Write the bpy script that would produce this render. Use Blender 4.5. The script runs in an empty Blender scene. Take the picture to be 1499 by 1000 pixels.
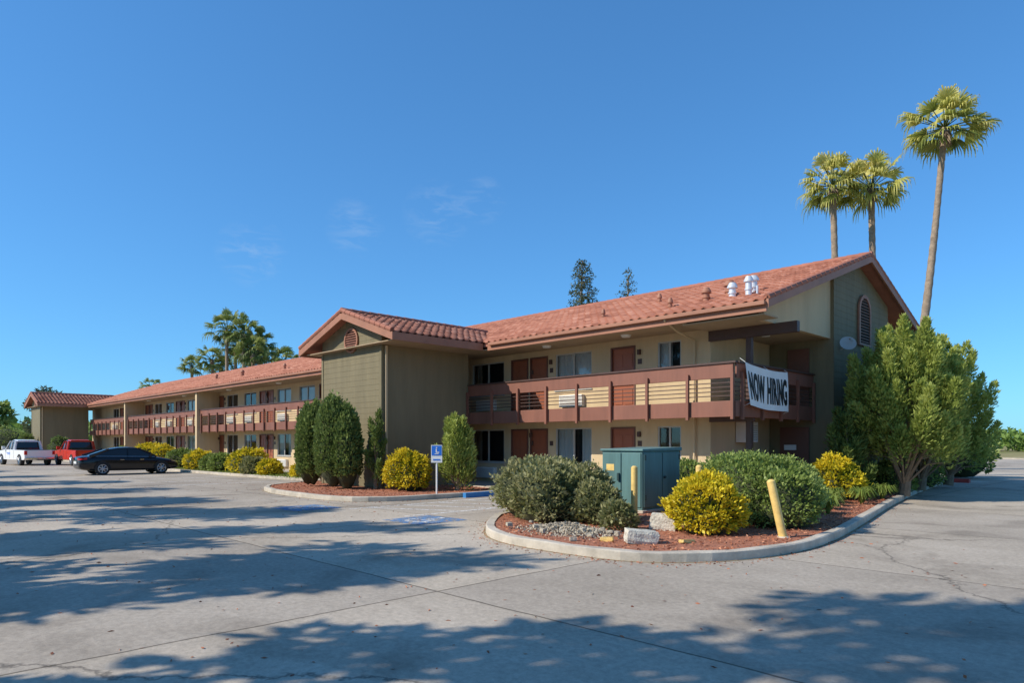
import bpy, math, random
import numpy as np
from mathutils import Vector, Matrix
random.seed(7); R=np.random.default_rng(7)
scene=bpy.context.scene
COL=scene.collection

# ------------------------------------------------------------ materials
def newmat(name):
    m=bpy.data.materials.new(name); m.use_nodes=True
    nt=m.node_tree; b=nt.nodes['Principled BSDF']; return m,nt,b
def N(nt,t,**k):
    n=nt.nodes.new(t)
    for a,v in k.items():
        if a in n.inputs.keys(): n.inputs[a].default_value=v
        else: setattr(n,a,v)
    return n
def ramp(nt,src,stops):
    r=nt.nodes.new('ShaderNodeValToRGB'); e=r.color_ramp.elements
    while len(e)<len(stops): e.new(0.5)
    for i,(p,c) in enumerate(stops):
        e[i].position=p; e[i].color=(*c,1) if len(c)==3 else c
    nt.links.new(src,r.inputs[0]); return r.outputs[0]
def mul(c,f): return tuple(min(1,x*f) for x in c)
def paint(name,col,rough=0.7,var=0.15,scale=1.5,bump=0.0,bscale=60,metal=0,streak=False,spec=0.5):
    m,nt,b=newmat(name); L=nt.links
    tc=N(nt,'ShaderNodeTexCoord'); mp=N(nt,'ShaderNodeMapping'); L.new(tc.outputs['Object'],mp.inputs[0])
    if streak: mp.inputs['Scale'].default_value=(1.6,1.6,0.25)
    n=N(nt,'ShaderNodeTexNoise',Scale=scale,Detail=4.0,Roughness=0.7); L.new(mp.outputs[0],n.inputs['Vector'])
    c=ramp(nt,n.outputs['Fac'],[(0.25,mul(col,1-var)),(0.5,col),(0.75,mul(col,1+var))])
    L.new(c,b.inputs['Base Color']); b.inputs['Roughness'].default_value=rough; b.inputs['Metallic'].default_value=metal
    b.inputs['Specular IOR Level'].default_value=spec
    if bump:
        n2=N(nt,'ShaderNodeTexNoise',Scale=bscale,Detail=2.0); L.new(tc.outputs['Object'],n2.inputs['Vector'])
        bp=N(nt,'ShaderNodeBump',Strength=bump,Distance=0.02); L.new(n2.outputs['Fac'],bp.inputs['Height']); L.new(bp.outputs[0],b.inputs['Normal'])
    return m
def attrmat(name,stops,rough=0.7,transl=0.0,nscale=1.2,nmix=0.45,spec=0.3):
    m,nt,b=newmat(name); L=nt.links
    at=N(nt,'ShaderNodeAttribute',attribute_name='tone')
    tc=N(nt,'ShaderNodeTexCoord'); n=N(nt,'ShaderNodeTexNoise',Scale=nscale,Detail=2.0); L.new(tc.outputs['Object'],n.inputs['Vector'])
    mx=N(nt,'ShaderNodeMix'); mx.inputs[0].default_value=nmix
    L.new(at.outputs['Fac'],mx.inputs[2]); L.new(n.outputs['Fac'],mx.inputs[3])
    c=ramp(nt,mx.outputs[0],stops); L.new(c,b.inputs['Base Color']); b.inputs['Roughness'].default_value=rough
    b.inputs['Specular IOR Level'].default_value=spec
    if transl:
        t=N(nt,'ShaderNodeBsdfTranslucent'); L.new(c,t.inputs['Color'])
        ms=N(nt,'ShaderNodeMixShader'); ms.inputs[0].default_value=transl
        L.new(b.outputs[0],ms.inputs[1]); L.new(t.outputs[0],ms.inputs[2]); L.new(ms.outputs[0],nt.nodes['Material Output'].inputs[0])
    return m
M={}
M['tan']=paint('tan_stucco',(.61,.455,.27),.9,.14,.8,.35,90,streak=True)
M['olive']=paint('olive_siding',(.185,.15,.08),.75,.17,2.0,.15,50,streak=True)
M['olivest']=paint('olive_stucco',(.25,.19,.105),.9,.15,1.0,.35,90,streak=True)
M['brown']=paint('brown_trim',(.235,.088,.054),.6,.24,1.2,.1,40,streak=True)
M['fascia']=paint('fascia_paint',(.35,.15,.085),.6,.2,1.0)
M['dkbrown']=paint('dark_brown_steel',(.08,.04,.03),.5,.15)
M['door']=paint('door_paint',(.32,.095,.045),.45,.12,1.2,streak=True)
M['doorframe']=paint('door_frame',(.15,.06,.04),.5,.1)
M['soffit']=paint('soffit_paint',(.40,.29,.18),.9,.1)
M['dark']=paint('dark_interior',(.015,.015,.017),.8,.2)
M['curtain']=paint('curtain_cloth',(.80,.76,.69),.9,.06,3)
M['alum']=paint('aluminium_frame',(.45,.43,.39),.4,.08,3)
M['white']=paint('white_metal',(.76,.74,.70),.45,.08,3)
M['galv']=paint('galvanised_metal',(.75,.75,.74),.35,.1,4,metal=.4)
M['kerb']=paint('kerb_concrete',(.50,.43,.34),.9,.34,1.8,.4,60)
M['walk']=paint('walk_concrete',(.43,.37,.30),.9,.2,1.2,.3,60)
M['blue']=paint('blue_paint',(.03,.20,.48),.6,.25,3)
M['redp']=paint('red_paint',(.45,.06,.05),.7,.25,3)
M['yellow']=paint('yellow_bollard_paint',(.80,.54,.17),.6,.28,6,.1,60)
M['teal']=paint('green_cabinet_paint',(.10,.195,.185),.5,.32,1.6,streak=True)
M['teald']=paint('green_cabinet_dark',(.02,.05,.05),.6,.1)
M['tyre']=paint('tyre_rubber',(.02,.02,.02),.85,.1)
M['rim']=paint('alloy_rim',(.45,.45,.46),.3,.05,metal=.8)
M['cblack']=paint('black_car_paint',(.012,.013,.016),.12,.05,metal=.2)
M['cwhite']=paint('white_car_paint',(.82,.80,.78),.2,.03)
M['cred']=paint('red_car_paint',(.60,.04,.02),.2,.05)
M['cglass']=paint('car_glass',(.02,.025,.03),.06,.05)
M['tail']=paint('tail_light',(.45,.01,.01),.25,.05)
M['chrome']=paint('chrome',(.6,.6,.6),.15,.05,metal=1)
M['bark']=paint('bark',(.22,.155,.10),.95,.35,6,.8,25)
M['palmbark']=paint('palm_bark',(.30,.22,.15),.95,.4,5,.8,18)
M['banner']=paint('banner_vinyl',(.82,.81,.79),.5,.04)
M['ink']=paint('black_ink',(.015,.015,.015),.5,.05)
M['signblue']=paint('sign_blue',(.02,.16,.6),.4,.05)
M['rock']=paint('rubble_concrete',(.46,.39,.29),.95,.35,4,1.0,25)
M['pale']=paint('pale_concrete',(.58,.53,.43),.9,.38,7,.8,30)
def worn(name,col,thr):
    m,nt,b=newmat(name); L=nt.links
    tc=N(nt,'ShaderNodeTexCoord'); n=N(nt,'ShaderNodeTexNoise',Scale=7.0,Detail=6.0,Roughness=.75); L.new(tc.outputs['Object'],n.inputs['Vector'])
    f=ramp(nt,n.outputs['Fac'],[(thr-.04,(0,0,0)),(thr+.05,(1,1,1))])
    b.inputs['Base Color'].default_value=(*col,1); b.inputs['Roughness'].default_value=.8
    t=N(nt,'ShaderNodeBsdfTransparent'); ms=N(nt,'ShaderNodeMixShader'); L.new(f,ms.inputs[0]); L.new(t.outputs[0],ms.inputs[1]); L.new(b.outputs[0],ms.inputs[2]); L.new(ms.outputs[0],nt.nodes['Material Output'].inputs[0]); return m
M['whitep']=worn('worn_white_paint',(.80,.78,.74),.46); M['bluep']=worn('worn_blue_paint',(.13,.25,.44),.48)
m,nt,b=newmat('window_glass'); L=nt.links
tr=N(nt,'ShaderNodeBsdfTransparent'); tr.inputs[0].default_value=(.78,.80,.81,1)
gl=N(nt,'ShaderNodeBsdfGlossy'); gl.inputs['Roughness'].default_value=.03
fr=N(nt,'ShaderNodeFresnel'); ad=N(nt,'ShaderNodeMath',operation='ADD'); ad.inputs[1].default_value=.04; L.new(fr.outputs[0],ad.inputs[0])
ms=N(nt,'ShaderNodeMixShader'); L.new(ad.outputs[0],ms.inputs[0]); L.new(tr.outputs[0],ms.inputs[1]); L.new(gl.outputs[0],ms.inputs[2]); L.new(ms.outputs[0],nt.nodes['Material Output'].inputs[0]); M['glass']=m
M['tile']=attrmat('terracotta_tile',[(0.1,(.20,.07,.045)),(0.4,(.37,.145,.092)),(0.6,(.47,.20,.13)),(1,(.60,.32,.23))],.85,0,.5,.45,.2)
M['deck']=paint('roof_deck',(.36,.14,.09),.9,.2)
g=attrmat
M['leafy']=g('yellow_shrub_leaf',[(0.1,(.08,.12,.012)),(0.34,(.26,.27,.015)),(0.52,(.70,.54,.02)),(1,(.92,.74,.06))],.5,.35,3.2,.4)
M['leafg']=g('green_shrub_leaf',[(0.1,(.06,.09,.02)),(0.45,(.18,.245,.05)),(0.7,(.33,.40,.10)),(1,(.46,.50,.17))],.5,.35,2.5,.4)
M['leafgrey']=g('grey_shrub_leaf',[(0.1,(.07,.08,.03)),(0.45,(.20,.21,.07)),(0.7,(.36,.34,.15)),(1,(.50,.44,.23))],.6,.35,2.0,.4)
M['leafdk']=g('cypress_leaf',[(0.1,(.055,.085,.022)),(0.5,(.16,.22,.055)),(1,(.31,.37,.11))],.6,.35,2.5,.4)
M['leafj']=g('juniper_leaf',[(0.1,(.09,.125,.03)),(0.35,(.26,.32,.065)),(0.65,(.48,.53,.13)),(1,(.62,.62,.22))],.6,.4,1.5,.4)
M['leafc']=g('conifer_leaf',[(0.1,(.04,.055,.03)),(0.6,(.11,.13,.06)),(1,(.20,.20,.10))],.7,.2,1.0,.4)
M['leafp']=g('palm_leaf',[(0.1,(.10,.13,.03)),(0.35,(.30,.33,.06)),(0.6,(.62,.56,.14)),(1,(.85,.72,.28))],.5,.4,1.5,.25)
M['leafpd']=g('dark_palm_leaf',[(0.1,(.05,.08,.02)),(0.5,(.18,.23,.05)),(1,(.42,.42,.12))],.5,.35,.5,.3)
M['grass']=g('grass_blade',[(0.1,(.08,.12,.02)),(0.6,(.22,.29,.05)),(1,(.42,.42,.12))],.7,.3,1,.4)
M['crop']=g('orchard_leaf',[(0.1,(.06,.11,.025)),(0.5,(.16,.25,.05)),(1,(.30,.40,.10))],.7,.3,.1,.4)
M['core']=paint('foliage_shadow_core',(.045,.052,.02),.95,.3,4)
M['chips']=g('bark_chips',[(0.1,(.18,.06,.035)),(0.5,(.44,.16,.08)),(1,(.66,.33,.19))],.95,0,2,.3)
M['mulch']=paint('mulch_bed',(.37,.14,.075),.98,.4,7,1.0,35)
M['soil']=paint('verge_soil',(.28,.21,.12),.98,.3,2,.6,30)

m,nt,b=newmat('lot_concrete'); L=nt.links
tc=N(nt,'ShaderNodeTexCoord'); O=tc.outputs['Object']
n1=N(nt,'ShaderNodeTexNoise',Scale=.22,Detail=7.0,Roughness=.72); L.new(O,n1.inputs['Vector'])
base=ramp(nt,n1.outputs['Fac'],[(0.3,(.355,.298,.232)),(0.5,(.47,.398,.316)),(0.72,(.58,.50,.405))])
n2=N(nt,'ShaderNodeTexNoise',Scale=14.0,Detail=4.0,Roughness=.85); L.new(O,n2.inputs['Vector'])
g2=ramp(nt,n2.outputs['Fac'],[(0.3,(.72,.72,.72)),(0.7,(1.15,1.14,1.12))])
mm=N(nt,'ShaderNodeMix',data_type='RGBA',blend_type='MULTIPLY'); mm.inputs[0].default_value=1; L.new(base,mm.inputs[6]); L.new(g2,mm.inputs[7])
nd=N(nt,'ShaderNodeTexNoise',Scale=.8,Detail=3.0); L.new(O,nd.inputs['Vector'])
vm=N(nt,'ShaderNodeVectorMath',operation='MULTIPLY_ADD'); vm.inputs[1].default_value=(.10,.10,0); L.new(nd.outputs['Color'],vm.inputs[0]); L.new(O,vm.inputs[2])
br=N(nt,'ShaderNodeTexBrick',offset=0.0,offset_frequency=2); L.new(vm.outputs[0],br.inputs['Vector'])
br.inputs['Scale'].default_value=1; br.inputs['Brick Width'].default_value=6.1; br.inputs['Row Height'].default_value=4.9; br.inputs['Mortar Size'].default_value=.018; br.inputs['Mortar Smooth'].default_value=.3
br.inputs['Color1'].default_value=(.85,.85,.86,1); br.inputs['Color2'].default_value=(1.06,1.05,1.03,1); br.inputs['Mortar'].default_value=(.36,.35,.33,1)
m2=N(nt,'ShaderNodeMix',data_type='RGBA',blend_type='MULTIPLY'); m2.inputs[0].default_value=1; L.new(mm.outputs[2],m2.inputs[6]); L.new(br.outputs['Color'],m2.inputs[7])
def cracks(src,scale,dist,w,seed,k):
    mp=N(nt,'ShaderNodeMapping'); mp.inputs['Location'].default_value=(seed,seed*2,0); L.new(O,mp.inputs[0])
    nd2=N(nt,'ShaderNodeTexNoise',Scale=.6,Detail=6.0,Roughness=.7); L.new(mp.outputs[0],nd2.inputs['Vector'])
    vm2=N(nt,'ShaderNodeVectorMath',operation='MULTIPLY_ADD'); vm2.inputs[1].default_value=(dist,dist,0); L.new(nd2.outputs['Color'],vm2.inputs[0]); L.new(mp.outputs[0],vm2.inputs[2])
    vo=N(nt,'ShaderNodeTexVoronoi',feature='DISTANCE_TO_EDGE',Scale=scale); L.new(vm2.outputs[0],vo.inputs['Vector'])
    cr=ramp(nt,vo.outputs['Distance'],[(0.0,(k,k,k)),(w*.4,(.5+k*.5,)*3),(w,(1,1,1))])
    m3=N(nt,'ShaderNodeMix',data_type='RGBA',blend_type='MULTIPLY'); m3.inputs[0].default_value=1; L.new(src,m3.inputs[6]); L.new(cr,m3.inputs[7]); return m3.outputs[2]
c3=cracks(m2.outputs[2],.11,1.5,.0032,0,.42)
n4=N(nt,'ShaderNodeTexNoise',Scale=.55,Detail=4.0,Roughness=.55,Distortion=.6); L.new(O,n4.inputs['Vector'])
st=ramp(nt,n4.outputs['Fac'],[(0.52,(1,1,1)),(0.72,(.64,.63,.62))])
m4=N(nt,'ShaderNodeMix',data_type='RGBA',blend_type='MULTIPLY'); m4.inputs[0].default_value=1; L.new(c3,m4.inputs[6]); L.new(st,m4.inputs[7])
vo=N(nt,'ShaderNodeTexVoronoi',Scale=.42); L.new(vm.outputs[0],vo.inputs['Vector'])
od=ramp(nt,vo.outputs['Distance'],[(0.0,(.5,.49,.48)),(0.05,(.70,.69,.68)),(0.13,(1,1,1))])
m5=N(nt,'ShaderNodeMix',data_type='RGBA',blend_type='MULTIPLY'); m5.inputs[0].default_value=.8; L.new(m4.outputs[2],m5.inputs[6]); L.new(od,m5.inputs[7])
L.new(m5.outputs[2],b.inputs['Base Color']); b.inputs['Roughness'].default_value=.88; b.inputs['Specular IOR Level'].default_value=.25
bp=N(nt,'ShaderNodeBump',Strength=.45,Distance=.01); L.new(n2.outputs['Fac'],bp.inputs['Height']); L.new(bp.outputs[0],b.inputs['Normal'])
M['lot']=m
m,nt,b=newmat('dry_field'); L=nt.links
tc=N(nt,'ShaderNodeTexCoord'); n1=N(nt,'ShaderNodeTexNoise',Scale=.05,Detail=8.0,Roughness=.7); L.new(tc.outputs['Object'],n1.inputs['Vector'])
c=ramp(nt,n1.outputs['Fac'],[(0.35,(.15,.18,.06)),(0.5,(.27,.24,.12)),(0.65,(.42,.33,.20))]); L.new(c,b.inputs['Base Color']); b.inputs['Roughness'].default_value=1; b.inputs['Specular IOR Level'].default_value=0
M['field']=m

# ------------------------------------------------------------ mesh helpers
def empty(name,loc=(0,0,0)):
    e=bpy.data.objects.new(name,None); e.empty_display_size=.3; COL.objects.link(e); e.location=loc; return e
def link(name,me,mat,parent=None):
    o=bpy.data.objects.new(name,me); COL.objects.link(o)
    if mat is not None: me.materials.append(M[mat] if isinstance(mat,str) else mat)
    if parent: o.parent=parent
    return o
def npmesh(name,V,F,mat,parent=None,tone=None,smooth=False):
    V=np.asarray(V,dtype=np.float32); F=np.asarray(F,dtype=np.int32); k=F.shape[1]
    me=bpy.data.meshes.new(name); me.vertices.add(len(V)); me.vertices.foreach_set('co',V.ravel())
    me.loops.add(F.size); me.loops.foreach_set('vertex_index',F.ravel())
    me.polygons.add(len(F)); me.polygons.foreach_set('loop_start',np.arange(0,F.size,k,dtype=np.int32))
    me.update(calc_edges=True)
    if tone is not None:
        at=me.attributes.new('tone','FLOAT','FACE'); at.data.foreach_set('value',np.asarray(tone,dtype=np.float32))
    if smooth: me.polygons.foreach_set('use_smooth',np.ones(len(F),dtype=bool))
    return link(name,me,mat,parent)
class MB:
    def __init__(s): s.v=[]; s.f=[]
    def add(s,v,f):
        k=len(s.v); s.v+= [tuple(p) for p in v]; s.f+=[tuple(i+k for i in q) for q in f]
    def box(s,x0,x1,y0,y1,z0,z1):
        v=[(x,y,z) for z in (z0,z1) for y in (y0,y1) for x in (x0,x1)]
        s.add(v,[(0,2,3,1),(4,5,7,6),(0,1,5,4),(2,6,7,3),(0,4,6,2),(1,3,7,5)]); return s
    def prism(s,poly,x0,x1):
        n=len(poly); v=[(x0,p[0],p[1]) for p in poly]+[(x1,p[0],p[1]) for p in poly]
        s.add(v,[tuple(range(n))[::-1],tuple(range(n,2*n))]+[(i,(i+1)%n,n+(i+1)%n,n+i) for i in range(n)]); return s
    def prismy(s,poly,y0,y1):
        n=len(poly); v=[(p[0],y0,p[1]) for p in poly]+[(p[0],y1,p[1]) for p in poly]
        s.add(v,[tuple(range(n)),tuple(range(n,2*n))[::-1]]+[(i,n+i,n+(i+1)%n,(i+1)%n) for i in range(n)]); return s
    def cyl(s,p0,p1,r0,r1=None,n=10,cap=True):
        r1=r0 if r1 is None else r1
        p0=Vector(p0);p1=Vector(p1);d=(p1-p0).normalized(); u=d.orthogonal().normalized(); w=d.cross(u)
        v=[];
        for p,r in ((p0,r0),(p1,r1)):
            for i in range(n):
                t=2*math.pi*i/n; v.append(p+u*math.cos(t)*r+w*math.sin(t)*r)
        f=[(i,(i+1)%n,n+(i+1)%n,n+i) for i in range(n)]
        if cap: f+=[tuple(range(n))[::-1],tuple(range(n,2*n))]
        s.add(v,f); return s
    def tube(s,pts,rs,n=8):
        for i in range(len(pts)-1): s.cyl(pts[i],pts[i+1],rs[i],rs[i+1],n,cap=(i==len(pts)-2 or i==0))
        return s
    def out(s,name,mat,parent=None,bevel=0,smooth=False):
        me=bpy.data.meshes.new(name); me.from_pydata(s.v,[],s.f); me.update()
        o=link(name,me,mat,parent)
        if smooth:
            me.polygons.foreach_set('use_smooth',np.ones(len(me.polygons),dtype=bool))
            try: me.set_sharp_from_angle(angle=math.radians(40))
            except Exception: pass
        if bevel:
            md=o.modifiers.new('bev','BEVEL'); md.width=bevel; md.segments=2; md.limit_method='ANGLE'
        return o

# ------------------------------------------------------------ foliage
def unit(v): return v/np.maximum(np.linalg.norm(v,axis=-1,keepdims=True),1e-6)
def leafquads(P,D,Nn,ln,wd):
    n=len(P); D=unit(D); S=unit(np.cross(D,Nn)); ln=np.broadcast_to(np.asarray(ln,float),(n,))[:,None]; wd=np.broadcast_to(np.asarray(wd,float),(n,))[:,None]
    V=np.stack([P,P+D*ln*.5+S*wd*.5,P+D*ln,P+D*ln*.5-S*wd*.5],1).reshape(-1,3)
    return V,np.arange(4*n).reshape(n,4)
def lumpy(dirs,seed,amp=.15,f=3.0):
    r=np.random.default_rng(seed); o=np.zeros(len(dirs))
    for k in range(9):
        w=r.normal(size=3)*f*(1+k*.45); o+=np.sin(dirs@w+r.uniform(0,6.28))/(1+k*.35)
    return 1+amp*o/2.2
def bush(name,lobes,mat,n=4500,ls=.06,seed=1,up=.4,z0=.1,amp=.12,core=True,parent=None,strays=.03):
    r=np.random.default_rng(seed); par=parent or empty(name,(lobes[0][0],lobes[0][1],z0)); ox=np.array(par.location) if not parent else np.zeros(3)
    Vs=[];Fs=[];Rn=[];k=0; area=[l[3]*l[5] for l in lobes]; tot=sum(area)
    for i,l in enumerate(lobes):
        m=int(n*area[i]/tot); d=unit(r.normal(size=(m,3))); d[:,2]=np.where(d[:,2]<-.55,-d[:,2],d[:,2])
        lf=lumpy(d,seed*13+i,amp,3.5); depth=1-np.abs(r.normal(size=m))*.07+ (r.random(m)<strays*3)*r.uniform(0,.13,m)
        c=np.array(l[:3])-ox; rad=np.array(l[3:6])
        P=c+d*rad*(lf*depth)[:,None]
        ok=P[:,2]>z0-ox[2]; P=P[ok];d=d[ok];dd=depth[ok];ll=lf[ok]; m=len(P)
        D=unit(d*.9+r.normal(size=(m,3))*.6+np.array([0,0,up])); Nn=unit(d+r.normal(size=(m,3))*.8)
        s=ls*r.uniform(.6,1.5,m); V,F=leafquads(P,D,Nn,s*1.5,s*.8)
        Vs.append(V);Fs.append(F+k);k+=len(V)
        Rn.append(np.clip(.5+(dd-.95)*2.2+(ll-1)*1.6+r.normal(size=m)*.2,0,1))  # leaf tone
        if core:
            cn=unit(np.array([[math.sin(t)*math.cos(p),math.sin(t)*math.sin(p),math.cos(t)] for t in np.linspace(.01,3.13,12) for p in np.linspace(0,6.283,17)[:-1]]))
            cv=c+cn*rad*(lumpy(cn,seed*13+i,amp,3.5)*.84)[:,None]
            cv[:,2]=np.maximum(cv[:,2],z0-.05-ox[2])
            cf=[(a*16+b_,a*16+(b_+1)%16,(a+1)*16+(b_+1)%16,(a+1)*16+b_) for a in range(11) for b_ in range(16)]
            npmesh('inner_shade_core',cv,cf,'core',par,smooth=True)  # shade between inner leaves put into a dark core that blocks see-through
    npmesh('leaves',np.concatenate(Vs),np.concatenate(Fs),mat,par,np.concatenate(Rn))
    return par
def tree_clumps(par,clumps,mat,n,ls,seed,up=0,elong=1.6):
    r=np.random.default_rng(seed); w=np.array([c[3]**2 for c in clumps]); w=w/w.sum(); Vs=[];Fs=[];Rn=[];k=0
    for i,c in enumerate(clumps):
        m=max(20,int(n*w[i])); d=unit(r.normal(size=(m,3))); rr=r.random(m)**.45
        rz=c[4] if len(c)>4 else c[3]
        P=np.array(c[:3])+d*rr[:,None]*np.array([c[3],c[3],rz])*lumpy(d,seed+i*7,.25,3)[:,None]
        D=unit(d*.8+r.normal(size=(m,3))*.6+np.array([0,0,up])); Nn=unit(d+r.normal(size=(m,3))*.7)
        s=ls*r.uniform(.6,1.5,m); V,F=leafquads(P,D,Nn,s*elong,s*.7); Vs.append(V);Fs.append(F+k);k+=len(V)
        Rn.append(np.clip(.35+rr*.25+d[:,2]*.15+r.normal(size=m)*.17+r.normal()*.1,0,1))  # leaf tone: paler outward and upward in each clump, plus random spread
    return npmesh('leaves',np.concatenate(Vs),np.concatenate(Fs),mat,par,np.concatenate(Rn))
def fan_crown(par,c,rad,nl,mat,seed,blades=14,low=-.9):
    r=np.random.default_rng(seed); c=np.array(c); V=[];F=[];Q=[];k=0; st=MB()
    for i in range(nl):
        az=i*2.39996+r.uniform(-.4,.4); el=math.asin(np.clip(low+(1-low)*((i+.5)/nl)+r.normal()*.12,-.95,1))
        d=np.array([math.cos(az)*math.cos(el),math.sin(az)*math.cos(el),math.sin(el)])
        pl=rad*r.uniform(.42,.72)*(1.0 if el>-.1 else .8); hub=c+d*pl+np.array([0,0,-.06*rad*(1-abs(d[2]))])
        st.cyl(c+d*.05,hub,.03,.018,4,cap=False)
        side=unit(np.cross(d,[0,0,1])+1e-4+r.normal(size=3)*.35); side=unit(side-d*np.dot(side,d)); nrm=unit(np.cross(side,d)); q=.40+.36*d[2]+r.normal()*.14  # q is the frond tone, paler for higher fronds
        fl=rad*r.uniform(.40,.58); hang=r.uniform(.25,.8)
        for j in range(blades):
            a=(j/(blades-1)-.5)*2*1.25; ln=fl*(1-.30*abs(a)/1.25)*r.uniform(.85,1.12)
            dd=unit(d*math.cos(a)+side*math.sin(a)-nrm*.18*abs(math.sin(a))); dr=np.array([0,0,-1.0])
            w=.048*rad/2; sd=unit(np.cross(dd,nrm)+nrm*r.normal()*.3); droop=hang*r.uniform(.5,1.2)
            p0=hub; p1=hub+dd*ln*.5+dr*ln*.03; p2=hub+dd*ln*.82+dr*ln*droop*.35; p3=hub+dd*ln*(.9)+dr*ln*droop*1.0
            V+=[p0-sd*w*.3,p0+sd*w*.3,p1+sd*w,p1-sd*w,p2+sd*w*.6,p2-sd*w*.6,p3+sd*w*.1,p3-sd*w*.1]
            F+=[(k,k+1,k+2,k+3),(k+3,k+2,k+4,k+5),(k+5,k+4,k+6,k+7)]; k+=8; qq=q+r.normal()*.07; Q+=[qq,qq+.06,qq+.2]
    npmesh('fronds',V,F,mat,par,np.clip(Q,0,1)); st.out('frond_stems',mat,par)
def palm(name,base,top,rad,nl,mat,seed,r0=.22,r1=.13,low=-.5):
    par=empty(name,base); b0=Vector(base); t=Vector(top)-b0; mb=MB(); r=random.Random(seed)
    pts=[];rs=[];K=60 if r0<.28 else 20
    for i in range(K+1):
        s=i/K; sway=.35*math.sin(s*3.1)*(r0*2)
        pts.append(Vector((t.x*s+sway,t.y*s,t.z*s))); rs.append((r0+(r1-r0)*min(1,s*1.3))*(1.0+.10*(i%2)))
    mb.tube(pts,rs,9); mb.out('trunk','palmbark',par,smooth=True)
    fan_crown(par,t,rad,nl,mat,seed,low=low)
    q=np.random.default_rng(seed); n=120; az=q.uniform(0,6.28,n); zz=q.uniform(-.6,-.05,n)*rad*.5
    P=np.array(t)+np.stack([np.cos(az)*.14,np.sin(az)*.14,zz],1); D=np.stack([np.cos(az)*.6,np.sin(az)*.6,-np.ones(n)],1)
    V,F=leafquads(P,D,q.normal(size=(n,3)),.38*rad/2,.06); npmesh('dry_skirt',V,F,M['palmbark'],par)
    return par
def branchy_tree(name,base,H,crown_r,z0,mat,n,ls,seed,conifer=False,nc=22,barkr=.22):
    par=empty(name,base); r=random.Random(seed); mb=MB()
    pts=[Vector((0,0,0))];
    for i in range(1,9): pts.append(Vector((r.uniform(-.12,.12)*i*.25,r.uniform(-.12,.12)*i*.25,H*.93*i/8)))
    mb.tube(pts,[barkr*(1-.9*i/8)+.02 for i in range(9)],8); cl=[]
    for i in range(nc):
        s=i/(nc-1) if conifer else r.random()**.8
        z=z0+(H-z0)*s*.97; az=i*2.4+r.uniform(-.5,.5)
        if conifer: rr=crown_r*(1-s)**.75*r.uniform(.45,1.1)+.05; cr=(.20+.42*(1-s))*crown_r*.58
        else: rr=crown_r*math.sqrt(max(0,1-(2*s-.9)**2*.85))*r.uniform(.3,.95); cr=crown_r*r.uniform(.22,.42)
        c=Vector((math.cos(az)*rr,math.sin(az)*rr,z)); a=Vector((0,0,max(.6,z-rr*(.2 if conifer else .8))))
        mb.tube([a,a.lerp(c,.6)+Vector((0,0,.1)),c],[barkr*.3,barkr*.16,.015],5); cl.append((c.x,c.y,c.z,cr,cr*.42 if conifer else cr*.75))
    mb.out('trunk_and_limbs','bark',par); tree_clumps(par,cl,mat,n,ls,seed); return par

# ------------------------------------------------------------ ground
def sheet(name,poly,z,mat,parent=None):
    mb=MB(); mb.add([(x,y,z) for x,y in poly],[tuple(range(len(poly)))]); return mb.out(name,mat,parent)
sheet('ground',[(-2500,-2500),(2500,-2500),(2500,2500),(-2500,2500)],-.01,'field')
sheet('parking_lot',[(-150,-45),(30,-45),(30,84),(-150,84)],0.0,'lot')
mb=MB(); mb.box(-60,120,84,84.4,-.01,.14); mb.out('road_kerb','kerb')
sheet('pavement',[(-60,84.4),(120,84.4),(120,87),(-60,87)],.004,'walk')

def chaikin(P,k=3):
    P=[np.array(p,float) for p in P]
    for _ in range(k):
        Q=[]
        for i in range(len(P)):
            a=P[i];b_=P[(i+1)%len(P)]; Q+=[a*.75+b_*.25,a*.25+b_*.75]
        P=Q
    return np.array(P)
def inset(P,d):
    n=len(P); out=[]
    A=sum(P[i][0]*P[(i+1)%n][1]-P[(i+1)%n][0]*P[i][1] for i in range(n)); sg=1 if A>0 else -1
    for i in range(n):
        e=P[(i+1)%n]-P[i-1]; e=e/np.linalg.norm(e); out.append(P[i]+sg*d*np.array([-e[1],e[0]]))
    return np.array(out)
def inside(P,pts):
    x,y=pts[:,0],pts[:,1]; c=np.zeros(len(pts),bool); n=len(P)
    for i in range(n):
        x1,y1=P[i];x2,y2=P[i-1]
        t=((y1>y)!=(y2>y))&(x<(x2-x1)*(y-y1)/(y2-y1+1e-12)+x1); c^=t
    return c
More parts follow.
